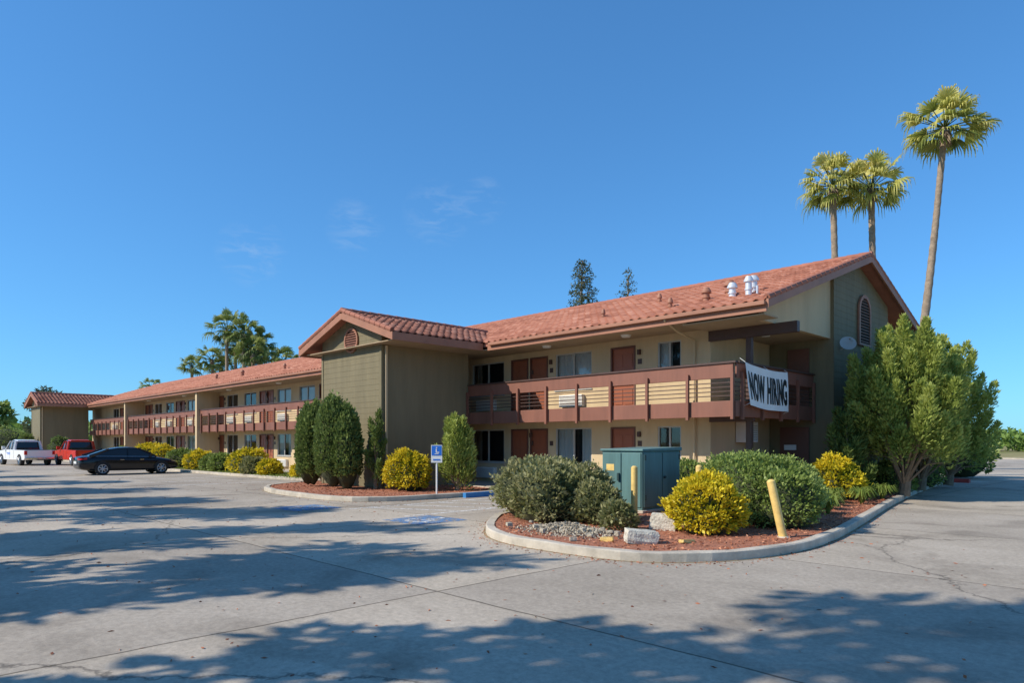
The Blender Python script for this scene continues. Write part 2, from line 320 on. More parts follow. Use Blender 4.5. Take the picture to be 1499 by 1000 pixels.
def island(name,pts,top,k=3,kerbmat='kerb',chips=0,smooth=True):
    par=empty(name,(pts[0][0],pts[0][1],0)); o=np.array(par.location[:2])
    P=(chaikin(pts,k) if smooth else np.array(pts,float))-o; I=inset(P,.16); n=len(P); mb=MB(); J=inset(P,.02)
    wob=lambda i:.006*math.sin(i*1.7)+random.uniform(-.004,.004)
    v=[(*p,0) for p in P]+[(*p,.125) for p in P]+[(p[0],p[1],.14+wob(i)) for i,p in enumerate(J)]+[(p[0],p[1],.14+wob(i)) for i,p in enumerate(I)]+[(*p,.06) for p in I]
    f=[]
    for a in range(4):
        f+=[(a*n+i,a*n+(i+1)%n,(a+1)*n+(i+1)%n,(a+1)*n+i) for i in range(n)]
    mb.add(v,f); ob=mb.out('kerb',kerbmat,par)
    mb=MB(); Q=inset(P,-.05); v=[(*p,.003) for p in P]+[(*p,.003) for p in Q]; mb.add(v,[(i,n+i,n+(i+1)%n,(i+1)%n) for i in range(n)]); mb.out('gutter_dirt','soil',par)
    mb=MB(); mb.add([(*p,.115) for p in I],[tuple(range(n))]); mb.out('bed',top,par)
    if chips:
        q=R.uniform(I.min(0),I.max(0),size=(chips*3,2)); q=q[inside(I,q)][:chips]; m=len(q)
        Pp=np.column_stack([q,np.full(m,.118)+R.random(m)*.02]); D=R.normal(size=(m,3))*[1,1,.25]; V,F=leafquads(Pp,D,R.normal(size=(m,3))*[.4,.4,1],R.uniform(.03,.09,m),R.uniform(.015,.035,m))
        npmesh('bark_chips',V,F,'chips',par,R.random(m))
        m=chips//12; ii=R.integers(0,n,m); tt=R.random(m)[:,None]; q=P[ii]*(1-tt)+P[(ii+1)%n]*tt; cen=P.mean(0); q=q+unit(q-cen)*np.abs(R.normal(size=(m,1)))*.22
        Pp=np.column_stack([q,np.full(m,.006)]); V,F=leafquads(Pp,R.normal(size=(m,3))*[1,1,.1],R.normal(size=(m,3))*[.3,.3,1],R.uniform(.02,.06,m),R.uniform(.012,.03,m)); npmesh('spilled_chips',V,F,'chips',par,R.random(m)*.7)
    return par
near=[(-9.7,8.7),(-8.4,7.9),(-6.6,7.85),(-5.5,8.05),(-4.6,9.3),(-4.35,11.2),(-4.9,14.6),(-5.9,19.8),(-7.0,27),(-7.6,33),(-8.6,33.4),(-10,33),(-10,24),(-10.3,16.6),(-11.6,16.3),(-11.6,11.0)]
island('planting_island',near,'mulch',2,chips=16000)
island('planting_island',[(-24.4,10.4),(-17.6,9.9),(-16.3,11.2),(-16.1,14.6),(-16.3,16.4),(-25.5,16.4),(-26,14.6)],'mulch',2,chips=5000)
island('planting_island',[(-26.4,13.8),(-26.0,16.4),(-76,16.4),(-76,13.8)],'soil',2)
mb=MB(); mb.box(-76.9,-10.45,16.6,18.5,0,.13); mb.out('walkway','walk')
mb=MB(); mb.box(-16.02,-15.88,13.6,16.3,0,.15); mb.box(-15.88,-11.8,16.42,16.58,0,.15); mb.out('blue_kerb','blue')
mb=MB(); mb.box(-7.9,-7.0,33.6,33.9,0,.16); mb.out('red_kerb','redp')
# fallen leaves on the pavement
n=1500; q=np.column_stack([R.uniform(-30,2,n),R.uniform(-2,13,n)]); ok=~inside(np.array(near)*1.0,q); q=q[ok]; n=len(q); P=np.column_stack([q,np.full(n,.005)]); V,F=leafquads(P,R.normal(size=(n,3))*[1,1,.15],R.normal(size=(n,3))*[.3,.3,1],R.uniform(.03,.08,n),R.uniform(.015,.03,n)); npmesh('fallen_leaves',V,F,'chips',None,R.random(n)*.6)
def strips(name,L_,mat,w=.10,z=.004):
    mb=MB()
    for (x0,y0,x1,y1) in L_:
        d=Vector((x1-x0,y1-y0,0)).normalized(); n=Vector((-d.y,d.x,0))*w/2
        mb.add([(x0-n.x,y0-n.y,z),(x1-n.x,y1-n.y,z),(x1+n.x,y1+n.y,z),(x0+n.x,y0+n.y,z)],[(0,1,2,3)])
    mb.out(name,mat)
L_=[(-15.3,9.2,-15.3,16.2),(-12.9,9.2,-12.9,16.2)]+[(-15.2,9.8+i*1.1,-13.0,10.9+i*1.1) for i in range(5)]
strips('parking_marking',L_,'whitep')
strips('parking_marking',[(-28.5-2.75*i,8.6,-28.5-2.75*i,13.6) for i in range(16)],'whitep')
def wheelchair(name,x,y,s=1.0):
    par=empty(name,(x,y,0)); sheet('blue_square',[(-.75*s,-.75*s),(.75*s,-.75*s),(.75*s,.75*s),(-.75*s,.75*s)],.004,'bluep',par)
    mb=MB(); n=20
    for i in range(n-5):
        a=2*math.pi*i/n+2.6; c=2*math.pi*(i+1)/n+2.6
        mb.add([(math.cos(t)*r_*s,-.15*s+math.sin(t)*r_*s,.008) for t,r_ in ((a,.28),(c,.28),(c,.37),(a,.37))],[(0,1,2,3)])
    for q in [(-.05,.02,-.1,.4),(-.02,.35,.0,.1),(.02,.3,-.02,.05),(.25,.35,-.3,.0),(.3,.5,-.35,-.28)]:
        mb.add([(q[0]*s,q[2]*s,.0085),(q[1]*s,q[2]*s,.0085),(q[1]*s,q[3]*s,.0085),(q[0]*s,q[3]*s,.0085)],[(0,1,2,3)])
    mb.add([(.1*s*math.cos(i*.628),.5*s+.1*s*math.sin(i*.628),.009) for i in range(10)],[tuple(range(10))])
    mb.out('symbol','whitep',par)
wheelchair('accessible_parking_marking',-16.4,8.6,.9); wheelchair('accessible_parking_marking',-12.0,9.1,.9)

# ------------------------------------------------------------ MOTEL
motel=empty('motel_building')
BW=18.5; BF=17.3; RIDGE_B=24.5; RZ=7.92; EB=16.9; EZ=5.35; AE=-7.9; AL=-81.6; PITCH=(RZ-EZ)/(RIDGE_B-EB)
def roofz(b_): return EZ+PITCH*(b_-EB) if b_<=RIDGE_B else RZ-PITCH*(b_-RIDGE_B)
ops=[]
ops+= [('wd',-21.2,-19.3),('d',-18.9,-17.97),('d',-17.88,-16.97),('wc',-16.6,-14.93),('d',-14.1,-13.1),('wb',-12.25,-11.4)]
kk=1
while -21.2-7.45*kk>-76.5:
    o=-7.45*kk
    if -21.2+o<-24: ops+=[('wd' if kk%2 else 'wc',-21.2+o,-19.4+o)]
    ops+=[('d',-18.9+o,-17.97+o),('d',-17.88+o,-16.97+o),('wc' if kk%2 else 'wd',-16.5+o,-14.75+o)]
    kk+=1
ops=sorted(ops,key=lambda t:t[1])
tan=MB(); glass=MB(); al=MB(); dk=MB(); door=MB(); dfr=MB(); cur=MB(); ac=MB(); acg=MB(); sign=MB(); knob=MB(); lamp=MB()
def curtain(a0,a1,z0,z1,gap=None):
    n=int((a1-a0)/.03); v=[];f=[]
    for i in range(n+1):
        a=a0+(a1-a0)*i/n; y=BW+.15+.022*math.sin(i*1.15)+.008*math.sin(i*.37)
        v+=[(a,y,z0),(a,y,z1)]
    for i in range(n): f.append((2*i,2*i+2,2*i+3,2*i+1))
    cur.add(v,f)
rw=random.Random(5)
for fl,(zb,zt) in enumerate([(.0,2.6),(2.8,5.1)]):
    zf=.13 if fl==0 else 2.8; x=-77.0
    for kind,a0,a1 in ops:
        if kind[0]=='d': w0,w1=zf,zf+2.08
        else: w0,w1=(zf+.78,zf+2.08) if kind!='wb' else (zf+1.0,zf+2.08)
        tan.box(x,a0,BW,BW+.2,zb,zt)
        tan.box(a0,a1,BW,BW+.2,w1,zt)
        if w0>zb+.14: tan.box(a0,a1,BW,BW+.2,zb,w0)
        x=a1
        if kind[0]=='d':
            dfr.box(a0,a0+.06,BW-.025,BW+.1,w0,w1); dfr.box(a1-.06,a1,BW-.025,BW+.1,w0,w1); dfr.box(a0+.06,a1-.06,BW-.025,BW+.1,w1-.06,w1)
            door.box(a0+.06,a1-.06,BW+.045,BW+.09,w0,w1-.06)
            for q in range(3):
                for s in range(2):
                    wq=(a1-a0-.12)/2; p0=a0+.06+s*wq+.09*(1-s)+.04*s
                    door.box(p0,p0+wq-.13,BW+.03,BW+.046,w0+.16+q*.62,w0+.16+q*.62+(.5 if q<2 else .42))
            knob.cyl((a1-.13,BW+.045,w0+.98),(a1-.13,BW-.02,w0+.98),.03,n=8)
            sign.box(a1+.09,a1+.25,BW-.012,BW,w0+1.45,w0+1.62)
            if rw.random()<.5: lamp.box(a1+.12,a1+.22,BW-.10,BW-.001,w0+1.75,w0+1.92)
        else:
            f=.045
            al.box(a0,a0+f,BW+.02,BW+.1,w0,w1); al.box(a1-f,a1,BW+.02,BW+.1,w0,w1); al.box(a0+f,a1-f,BW+.02,BW+.1,w1-f,w1); al.box(a0+f,a1-f,BW+.02,BW+.1,w0,w0+f)
            mid=(a0+a1)/2; al.box(mid-.03,mid+.03,BW+.035,BW+.095,w0+f,w1-f)
            al.box(a0-.03,a1+.03,BW-.04,BW+.02,w0-.04,w0)
            glass.add([(a0+f,BW+.07,w0+f),(a1-f,BW+.07,w0+f),(a1-f,BW+.07,w1-f),(a0+f,BW+.07,w1-f)],[(0,1,2,3)])
            dk.box(a0+.002,a1-.002,BW+.19,BW+.22,w0-.01,w1+.01)  # thin dark panel painted in place of the unlit room behind the glass
            rr=rw.random()
            if kind=='wc': curtain(a0+.03,a1-.03,w0,w1) if rr<.6 else (curtain(a0+.03,mid-.1*rr,w0,w1),curtain(mid+.3,a1-.03,w0,w1))
            elif rr<.25: curtain(a0+.03,a0+.45,w0,w1)
            if kind!='wb':
                c=mid; ac.box(c-.53,c+.53,BW-.17,BW,w0-.62,w0-.2)
                for q in range(8): acg.box(c-.48,c+.48,BW-.177,BW-.17,w0-.585+q*.045,w0-.585+q*.045+.022)
    tan.box(x,-10.4,BW,BW+.2,zb,zt)
tan.box(-81.0,-77.0,BW,BW+.2,0,5.1); tan.box(-77,-10.4,BW,BW+.2,2.6,2.8)
tan.box(-81.0,-10.402,BW+.24,31.8,0,5.15)
tan.box(-10.55,-10.4,BW+.2,22.3,0,5.0)
tan.prism([(17.75,5.0),(22.4,5.0),(22.4,roofz(22.4)-.16),(17.75,roofz(17.75)-.16)],-8.55,-8.4)
tan.prism([(27.6,0),(31.8,0),(31.8,roofz(31.8)-.16),(27.6,roofz(27.6)-.16)],-10.4,-8.6)
tan.prism([(17.0,5.0),(31.8,5.0),(31.8,roofz(31.8)-.18),(RIDGE_B,RZ-.18),(17.0,roofz(17)-.18)],-81.2,-81.0)
tan.box(-47.9,-47.6,17.0,18.5,.13,5.1); tan.box(-64.2,-63.9,17.0,18.5,.13,5.1)
tan.out('stucco_walls','tan',motel)
glass.out('window_panes','glass',motel); al.out('window_frames','alum',motel); dk.out('unlit_room_panels','dark',motel)
door.out('doors','door',motel,bevel=.004); dfr.out('door_frames','doorframe',motel); cur.out('curtains','curtain',motel,smooth=True)
ac.out('air_conditioners','white',motel,bevel=.012); acg.out('air_conditioner_grilles','alum',motel); sign.out('room_numbers','dkbrown',motel); knob.out('door_knobs','chrome',motel); lamp.out('door_lanterns','dkbrown',motel,bevel=.01)
sf=MB(); sf.box(-81.5,-10.4,16.95,18.5,5.1,5.14); sf.box(-10.4,-8.56,16.95,22.4,5.0,5.04); sf.box(-8.56,-8.0,16.95,17.74,5.0,5.04)
sf.box(-24.75,-18.75,13.0,16.94,5.1,5.13); sf.box(-81.9,-75.75,13.0,16.94,5.1,5.13)
sf.box(-81,-10.41,17.31,18.49,2.52,2.6)
sf.box(-10.39,-9.01,17.31,22.38,2.52,2.6)
sf.out('soffits','soffit',motel)
sl=MB(); sl.box(-77,-10.41,17.31,18.49,2.61,2.79); sl.box(-10.39,-9.01,17.31,22.38,2.61,2.79); sl.out('balcony_floor','walk',motel)
fb=MB(); tb=MB(); bars=MB(); posts=MB(); cap=MB()
segs=[(-75.9,-24.1),(-19.95,-9.0)]
for s0,s1 in segs:
    fb.box(s0,s1,17.22,17.30,2.40,2.84); tb.box(s0,s1,17.20,17.26,3.46,3.86); cap.box(s0,s1+(.09 if s1>-10 else 0),17.16,17.31,3.86,3.91)
    for z in (2.98,3.10,3.22,3.34): bars.box(s0,s1,17.215,17.24,z-.013,z+.013)
    n=int(round((s1-s0)/1.37)); 
    for i in range(n+1):
        a=s0+(s1-s0)*i/n; posts.box(a-.04,a+.04,17.12,17.198,2.33,3.62)
fb.box(-23.99,-20.01,17.30,17.36,2.4,2.84)
fb.box(-9.0,-8.92,17.22,22.38,2.40,2.84); tb.box(-8.98,-8.92,17.262,22.38,3.46,3.86); cap.box(-9.03,-8.87,17.312,22.38,3.86,3.91)
for z in (2.98,3.10,3.22,3.34): bars.box(-8.965,-8.94,17.25,22.38,z-.013,z+.013)
for i in range(5):
    b_=17.5+i*1.2; posts.box(-8.918,-8.84,b_-.04,b_+.04,2.33,3.62)
fb.out('balcony_fascia','brown',motel,bevel=.01); tb.out('balcony_top_band','brown',motel,bevel=.01); bars.out('balcony_bars','dkbrown',motel); posts.out('balcony_posts','brown',motel); cap.out('balcony_handrail','dkbrown',motel)
st=MB(); st.box(-9.25,-9.09,18.42,18.58,0,5.0); st.out('corner_post','dkbrown',motel,bevel=.01)
st=MB(); st.box(-10.398,-7.75,18.36,18.54,4.7,4.998); st.box(-10.395,-9.0,18.4,18.5,2.3,2.518); st.out('beams','dkbrown',motel,bevel=.01)
def siding(mb,axis,fixed,lo,hi,z0,z1,limit=None,h=.2,pr=.010,sgn=1):
    z=z0
    while z<z1:
        zt=min(z+h,z1); l,hh=lo,hi
        if limit: l,hh=limit(zt)
        if hh-l<.05: break
        o=fixed+sgn*pr; i=fixed+sgn*.004
        if axis=='y': v=[(o,l,z),(o,hh,z),(i,hh,zt),(i,l,zt),(i,l,z),(i,hh,z)]
        else: v=[(l,o,z),(hh,o,z),(hh,i,zt),(l,i,zt),(l,i,z),(hh,i,z)]
        mb.add(v,[(0,1,2,3),(0,4,5,1),(0,3,4),(1,5,2)]); z=zt
ol=MB(); ol.prism([(22.4,0),(27.6,0),(27.6,roofz(27.6)-.17),(RIDGE_B,RZ-.17),(22.4,roofz(22.4)-.17)],-10.39,-8.3)
sd=MB()
def lim(z):
    d=(RZ-.17-z)/PITCH; return (max(22.4,RIDGE_B-d),min(27.6,RIDGE_B+d))
siding(sd,'y',-8.3,22.4,27.6,.15,7.7,lim); siding(sd,'x',22.4,-10.38,-8.3,.15,4.95,None,sgn=-1)
ol.out('end_block','olive',motel)
dd=MB(); dd.box(-9.75,-9.05,22.33,22.37,2.85,4.75); dd.box(-10.0,-9.05,22.33,22.37,.15,2.2); dd.out('service_doors','doorframe',motel)
def arch(par,a,bc,z0,w,h):
    mb=MB(); n=14; top=z0+h-w/2
    outer=[(bc-w/2,z0),]+[(bc-math.cos(math.pi*i/n)*w/2,top+math.sin(math.pi*i/n)*w/2) for i in range(n+1)]+[(bc+w/2,z0)]
    k=.80; ins=[(bc-w/2*k,z0+.08)]+[(bc-math.cos(math.pi*i/n)*w/2*k,top+math.sin(math.pi*i/n)*w/2*k) for i in range(n+1)]+[(bc+w/2*k,z0+.08)]
    m=len(outer); v=[(a+.07,*p) for p in outer]+[(a+.07,*p) for p in ins]+[(a,*p) for p in outer]+[(a,*p) for p in ins]
    f=[(i,(i+1)%m,m+(i+1)%m,m+i) for i in range(m)]+[(i,2*m+i,2*m+(i+1)%m,(i+1)%m) for i in range(m)]+[(m+i,m+(i+1)%m,3*m+(i+1)%m,3*m+i) for i in range(m)]
    mb.add(v,f); mb.out('vent_frame','fascia',par)
    mb=MB(); mb.add([(a+.03,*p) for p in ins],[tuple(range(m))]); mb.out('vent_back','dark',par)
    mb=MB(); z=z0+.12
    while z<z0+h-.12:
        hw=w/2*k if z<top else math.sqrt(max(0,(w/2*k)**2-(z-top)**2))
        mb.add([(a+.032,bc-hw,z+.05),(a+.032,bc+hw,z+.05),(a+.075,bc+hw,z),(a+.075,bc-hw,z)],[(0,1,2,3)]); z+=.1
    mb.out('vent_louvres','fascia',par)
arch(motel,-8.277,25.0,5.0,1.15,1.75)
def tower(a0,a1,vent=True):
    b0,b1=13.3,17.25; c=(a0+a1)/2+.13; el,er=c-3.15,c+3.15; ez=EZ; rz=EZ+3.15*PITCH
    def rzz(a): return rz-abs(a-c)*PITCH-.14
    t=MB(); t.prismy([(a0,0),(a1,0),(a1,rzz(a1)),(c,rzz(c)),(a0,rzz(a0))],b0,b1); t.out('tower_walls','olivest',motel)
    def lm(z):
        d=(rz-.14-z)/PITCH; return (max(a0,c-d),min(a1,c+d))
    siding(sd,'x',b0,a0,a1,.13,rz-.2,lm,sgn=-1)
    tr=MB(); tr.box(a1-.1,a1+.03,b0-.03,b0+.06,.12,5.05); tr.box(a0-.03,a0+.1,b0-.03,b0+.06,.12,5.05); tr.out('corner_boards','olive',motel)
    ds=MB(); ds.box(a1+.05,a1+.12,b0+.1,b0+.17,.15,5.05); ds.out('downspout','tan',motel)
    th=math.atan(PITCH)
    dk_=MB()
    for s in (-1,1):
        e=(er if s>0 else el)
        v=[(c,12.9,rz-.02),(e,12.9,ez-.02),(e,20.2,ez-.02),(c,20.2,rz-.02)]; v+=[(x,y,z-.11) for x,y,z in v]
        dk_.add(v,[(0,1,2,3),(4,7,6,5),(0,4,5,1),(1,5,6,2),(2,6,7,3)])
    dk_.out('tower_roof_deck','deck',motel)
    S=3.15/math.cos(th)
    tiles(np.array([er+.04,12.86,ez-.01]),np.array([0,1.,0]),7.3,np.array([-math.cos(th),0,math.sin(th)]),S+.03)
    tiles(np.array([el-.04,20.16,ez-.01]),np.array([0,-1.,0]),7.3,np.array([math.cos(th),0,math.sin(th)]),S+.03)
    fa=MB()
    for s in (-1,1):
        e=(er if s>0 else el)
        fa.add([(c,12.84,rz+.0),(e,12.84,ez+.0),(e,12.84,ez-.26),(c,12.84,rz-.26),(c,12.9,rz+.0),(e,12.9,ez+.0),(e,12.9,ez-.26),(c,12.9,rz-.26)],[(0,1,2,3),(4,7,6,5),(3,2,6,7),(0,4,5,1),(1,5,6,2)])
        fa.box(*( (e+.001,e+.06) if s>0 else (e-.06,e-.001)),12.84,16.83,5.08,5.34)
    fa.out('tower_fascia','fascia',motel)
    ridgecaps((c,12.84,rz+.05),(c,19.9,rz+.05))
    for s in (-1,1):
        e=(er if s>0 else el); ridgecaps((e,12.88,ez+.06),(c,12.88,rz+.06),.32,.085)
    zc=5.42; rr=.46; vf=MB(); n=24
    v=[];f=[]
    for k,(r_,y) in enumerate(((rr,b0-.02),(rr,b0-.075),(rr*.84,b0-.075),(rr*.84,b0-.03))):
        v+=[(c+math.cos(6.2832*i/n)*r_,y,zc+math.sin(6.2832*i/n)*r_) for i in range(n)]
    for k in range(3): f+=[(k*n+i,k*n+(i+1)%n,(k+1)*n+(i+1)%n,(k+1)*n+i) for i in range(n)]
    vf.add(v,f); vf.out('round_vent_frame','fascia',motel)
    vb=MB(); vb.add([(c+math.cos(6.2832*i/n)*rr*.84,b0-.03,zc+math.sin(6.2832*i/n)*rr*.84) for i in range(n)],[tuple(range(n))]); vb.out('round_vent_back','dark',motel)
    vl=MB(); z=-rr*.8
    while z<rr*.78:
        hw=math.sqrt((rr*.84)**2-z*z); vl.add([(c-hw,b0-.035,zc+z+.05),(c+hw,b0-.035,zc+z+.05),(c+hw,b0-.078,zc+z),(c-hw,b0-.078,zc+z)],[(0,1,2,3)]); z+=.085
    vl.out('round_vent_louvres','brown',motel)
TV=[];TF=[];TR=[];TK=[0]
def tiles(P,U,Lg,V,S,per=.30,row=.385,sub=6):
    Nn=np.cross(U,V); Nn=Nn/np.linalg.norm(Nn)
    if Nn[2]<0: Nn=-Nn
    nu=int(round(Lg/per)); nr=int(math.ceil(S/row)); us=np.linspace(0,nu*per,nu*sub+1)
    us=us*(Lg/(nu*per)); prof=.042*np.maximum(np.cos(2*np.pi*us/(Lg/nu)),-.55)
    for r_ in range(nr):
        v0=r_*row; v1=min(v0+row+.03,S); jl=np.repeat(R.normal(size=nu)*.008,sub); jl=np.append(jl,jl[-1])
        A=P+us[:,None]*U+(v0)*V+(prof+.066+jl)[:,None]*Nn
        B=P+us[:,None]*U+v1*V+(prof+.028)[:,None]*Nn
        C=P+us[:,None]*U+(v0)*V+(prof*.9+.02+jl)[:,None]*Nn
        n=len(us); k=TK[0]; TV.append(np.concatenate([A,B,C])); i=np.arange(n-1)
        TF.append(np.stack([k+i,k+i+1,k+n+i+1,k+n+i],1)); TF.append(np.stack([k+2*n+i,k+2*n+i+1,k+i+1,k+i],1))
        rn=np.repeat(np.clip(R.normal(.5,.2,nu)+R.normal()*.05,0,1),sub); TR.append(rn); TR.append(rn*.3); TK[0]+=3*n  # riser faces take a darker tone than the tile tops
rc=MB()
def ridgecaps(p0,p1,step=.38,r=.11):
    p0=Vector(p0);p1=Vector(p1);n=int((p1-p0).length/step)
    for i in range(n):
        a=p0.lerp(p1,i/n); b_=p0.lerp(p1,(i+1.12)/n); rc.cyl(a,b_,r*1.08,r*.92,8)
tower(-24.06,-20.0); tower(-81.06,-77.0)
sd.out('lap_siding','olive',motel)
th=math.atan(PITCH); S=(RIDGE_B-EB)/math.cos(th)
tiles(np.array([AE+.02,EB-.05,EZ-.02]),np.array([-1.,0,0]),AE-AL,np.array([0,math.cos(th),math.sin(th)]),S+.05)
tiles(np.array([AL,2*RIDGE_B-EB+.05,EZ-.02]),np.array([1.,0,0]),AE-AL,np.array([0,-math.cos(th),math.sin(th)]),S+.05,sub=4)
rd=MB(); E2=2*RIDGE_B-EB
rd.prism([(EB,EZ-.02),(RIDGE_B,RZ-.02),(E2,EZ-.02),(E2,EZ-.13),(RIDGE_B,RZ-.13),(EB,EZ-.13)],AL,AE)
rd.out('roof_deck','deck',motel)
fa=MB()
for s0,s1 in ((-75.3,-25.1),(-18.45,AE+.0)): fa.box(s0,s1,EB-.06,EB-.001,5.06,5.34)
fa.prism([(EB-.06,EZ+.03),(RIDGE_B,RZ+.03),(E2,EZ+.03),(E2,EZ-.2),(RIDGE_B,RZ-.2),(EB-.06,EZ-.2)],AE+.002,AE+.06)
fa.box(AL,AE,E2,E2+.06,5.06,5.34)
fa.out('fascia_boards','fascia',motel)
gt=MB(); gt.box(-18.3,AE,EB-.17,EB-.062,5.22,5.33); gt.box(-75.3,-25.1,EB-.17,EB-.062,5.22,5.33); gt.out('gutters','fascia',motel,bevel=.015)
ridgecaps((AL,RIDGE_B,RZ+.06),(AE+.03,RIDGE_B,RZ+.06)); ridgecaps((AE+.0,EB-.03,EZ+.07),(AE+.0,RIDGE_B,RZ+.07),.34,.085); ridgecaps((AE,E2,EZ+.07),(AE,RIDGE_B,RZ+.07),.34,.085)
npmesh('roof_tiles',np.concatenate(TV),np.concatenate(TF),'tile',motel,np.concatenate(TR))
rcm=rc.out('ridge_tiles','deck',motel,smooth=True)
rv=MB()
def turb(a,b_,h,r):
    z=roofz(b_); rv.cyl((a,b_,z-.1),(a,b_,z+h),r,n=14); rv.cyl((a,b_,z+h),(a,b_,z+h+.05),r*1.5,n=14); rv.cyl((a,b_,z+h+.05),(a,b_,z+h+.16),r*1.5,r*.9,n=14); rv.cyl((a,b_,z+h*.45),(a,b_,z+h*.45+.04),r*1.25,n=14)
turb(-9.7,18.5,.30,.10); turb(-9.25,18.9,.36,.11); turb(-9.1,18.3,.42,.09); 
rv.cyl((-8.75,18.1,roofz(18.1)-.05),(-8.75,18.1,roofz(18.1)+.3),.03,n=8)
rv.out('metal_roof_vents','galv',motel,smooth=True)
rv=MB(); 
for a,b_,h,r in ((-10.6,18.6,.28,.1),(-10.0,18.9,.34,.12),(-11.6,18.2,.2,.06),(-14.5,18.6,.18,.05),(-13.5,20.5,.2,.06),(-33,19,.3,.1),(-45,19,.3,.1),(-30,20.5,.25,.06),(-52,20,.25,.08),(-38.5,18.8,.25,.07)): turb(a,b_,h,r)
rv.out('painted_roof_vents','fascia',motel,smooth=True)
ds=MB(); ds.tube([(-10.9,EB-.1,5.2),(-10.9,17.5,4.95),(-10.9,18.42,4.8),(-10.9,18.42,.2)],[.035]*4,8); ds.out('facade_downspout','tan',motel)
cl=MB()
for a in (-16.3,-12.9,-30,-37,-44,-52,-60): cl.cyl((a,17.7,5.1),(a,17.7,5.03),.17,.13,14); cl.cyl((a,17.9,2.52),(a,17.9,2.46),.15,.11,14)
cl.cyl((-9.4,20,5.0),(-9.4,20,4.92),.16,.12,14); cl.out('ceiling_lights','white',motel,smooth=True)
wa=MB(); wa.box(-10.38,-10.0,20.0,20.75,1.7,2.35); wa.out('wall_air_conditioner','white',motel,bevel=.02)
wa=MB()
for i in range(7): wa.box(-9.998,-9.99,20.06,20.69,1.78+i*.07,1.81+i*.07)
wa.out('wall_air_conditioner_grille','alum',motel)
wa=MB(); wa.box(-9.85,-9.45,22.30,22.32,1.45,1.62); wa.box(-8.275,-8.262,23.0,23.3,1.3,1.6); wa.out('notice_plates','white',motel)
sdh=MB(); c=Vector((-8.05,22.9,4.85)); ax=Vector((.5,-.75,.45)).normalized(); u=ax.orthogonal().normalized(); w=ax.cross(u); v=[c];f=[]
for k in range(1,5):
    for i in range(18):
        t=i*6.2832/18; r_=.25*k/4; v.append(c+u*math.cos(t)*r_+w*math.sin(t)*r_+ax*(r_*r_*.7))
for i in range(18): f.append((0,1+i,1+(i+1)%18))
for k in range(3):
    for i in range(18): f.append((1+k*18+i,1+(k+1)*18+i,1+(k+1)*18+(i+1)%18,1+k*18+(i+1)%18))
sdh.add(v,f); sdh.cyl((-8.29,22.9,4.65),c,.02); sdh.cyl(c-u*.2,c+ax*.28,.01); sdh.cyl(c+ax*.26,c+ax*.33,.03)
o=sdh.out('satellite_dish','alum',motel)

# ------------------------------------------------------------ banner
ban=empty('now_hiring_banner',(-8.80,17.45,2.72))
nu,nv=40,14; v=[];f=[]
def bpt(u,w):
    y=2.66*u; z=.0+1.16*w-.10*u
    z-= .06*math.sin(u*math.pi)*w + .05*math.sin(u*math.pi)*(1-w)
    x=.014*math.sin(u*11+w*3)*(1-w*.5)+.006*math.sin(u*23-w*5)+.05*(1-w)+.02
    y+= .22*(1-w)**1.2*max(0,1-u*2.2)**1.3
    return (x,y,z)
for j in range(nv+1):
    for i in range(nu+1): v.append(bpt(i/nu,j/nv))
for j in range(nv):
    for i in range(nu): f.append((j*(nu+1)+i,j*(nu+1)+i+1,(j+1)*(nu+1)+i+1,(j+1)*(nu+1)+i))
mb=MB(); mb.add(v,f); mb.out('cloth','banner',ban,smooth=True)
mb=MB()
for (u_,w_) in ((0,1),(.5,1),(1,1),(1,0),(0,.05)):
    p=bpt(u_,w_); mb.cyl(p,(-.12,p[1]-.02,p[2]+(.12 if w_>.5 else -.08)),.008,n=5)
mb.out('tie_ropes','white',ban)
cu=bpy.data.curves.new('t','FONT'); cu.body='NOW HIRING'; cu.size=.62; cu.resolution_u=4; cu.offset=.024; cu.space_character=1.12
to=bpy.data.objects.new('t',cu); COL.objects.link(to); dg=bpy.context.evaluated_depsgraph_get(); me=bpy.data.meshes.new_from_object(to.evaluated_get(dg)); bpy.data.objects.remove(to)
xs=[q.co.x for q in me.vertices]; W=max(xs)-min(xs); x0=min(xs); H_=max(q.co.y for q in me.vertices)
for q in me.vertices:
    u=.04+.92*(q.co.x-x0)/W; w=.18+.64*q.co.y/H_; p=bpt(u,w); q.co=(p[0]+.014,p[1],p[2])
link('lettering',me,'ink',ban)

# ------------------------------------------------------------ utility cabinet
cab=empty('utility_cabinet',(-9.4,13.5,0.1))
mb=MB(); mb.box(-.62,.62,-.82,.85,0,.08); mb.out('pad','kerb',cab,bevel=.02)
mb=MB(); mb.box(-.56,.56,-.76,.78,.08,1.40); mb.out('body','teal',cab,bevel=.015)
mb=MB(); mb.add([(-.6,-.8,1.40),(.6,-.8,1.40),(.6,.82,1.40),(-.6,.82,1.40),(-.6,-.8,1.45),(.6,-.8,1.45),(.6,.82,1.49),(-.6,.82,1.49)],[(0,3,2,1),(4,5,6,7),(0,1,5,4),(1,2,6,5),(2,3,7,6),(3,0,4,7)]); mb.out('lid','teal',cab,bevel=.012)
mb=MB(); mb.box(-.53,-.015,-.785,-.76,.14,1.36); mb.box(.015,.53,-.785,-.76,.14,1.36)
mb.box(.56,.585,-.72,-.01,.14,1.36); mb.box(.56,.585,.03,.74,.14,1.36); mb.out('door_leaves','teal',cab,bevel=.006)
mb=MB(); mb.box(-.09,-.04,-.83,-.785,.72,.9); mb.cyl((.6,.06,.8),(.64,.06,.8),.03)
for z in (.3,1.2): mb.box(.585,.60,-.70,-.66,z,z+.12); mb.box(.585,.6,.70,.735,z,z+.12)
mb.out('handles','teald',cab)
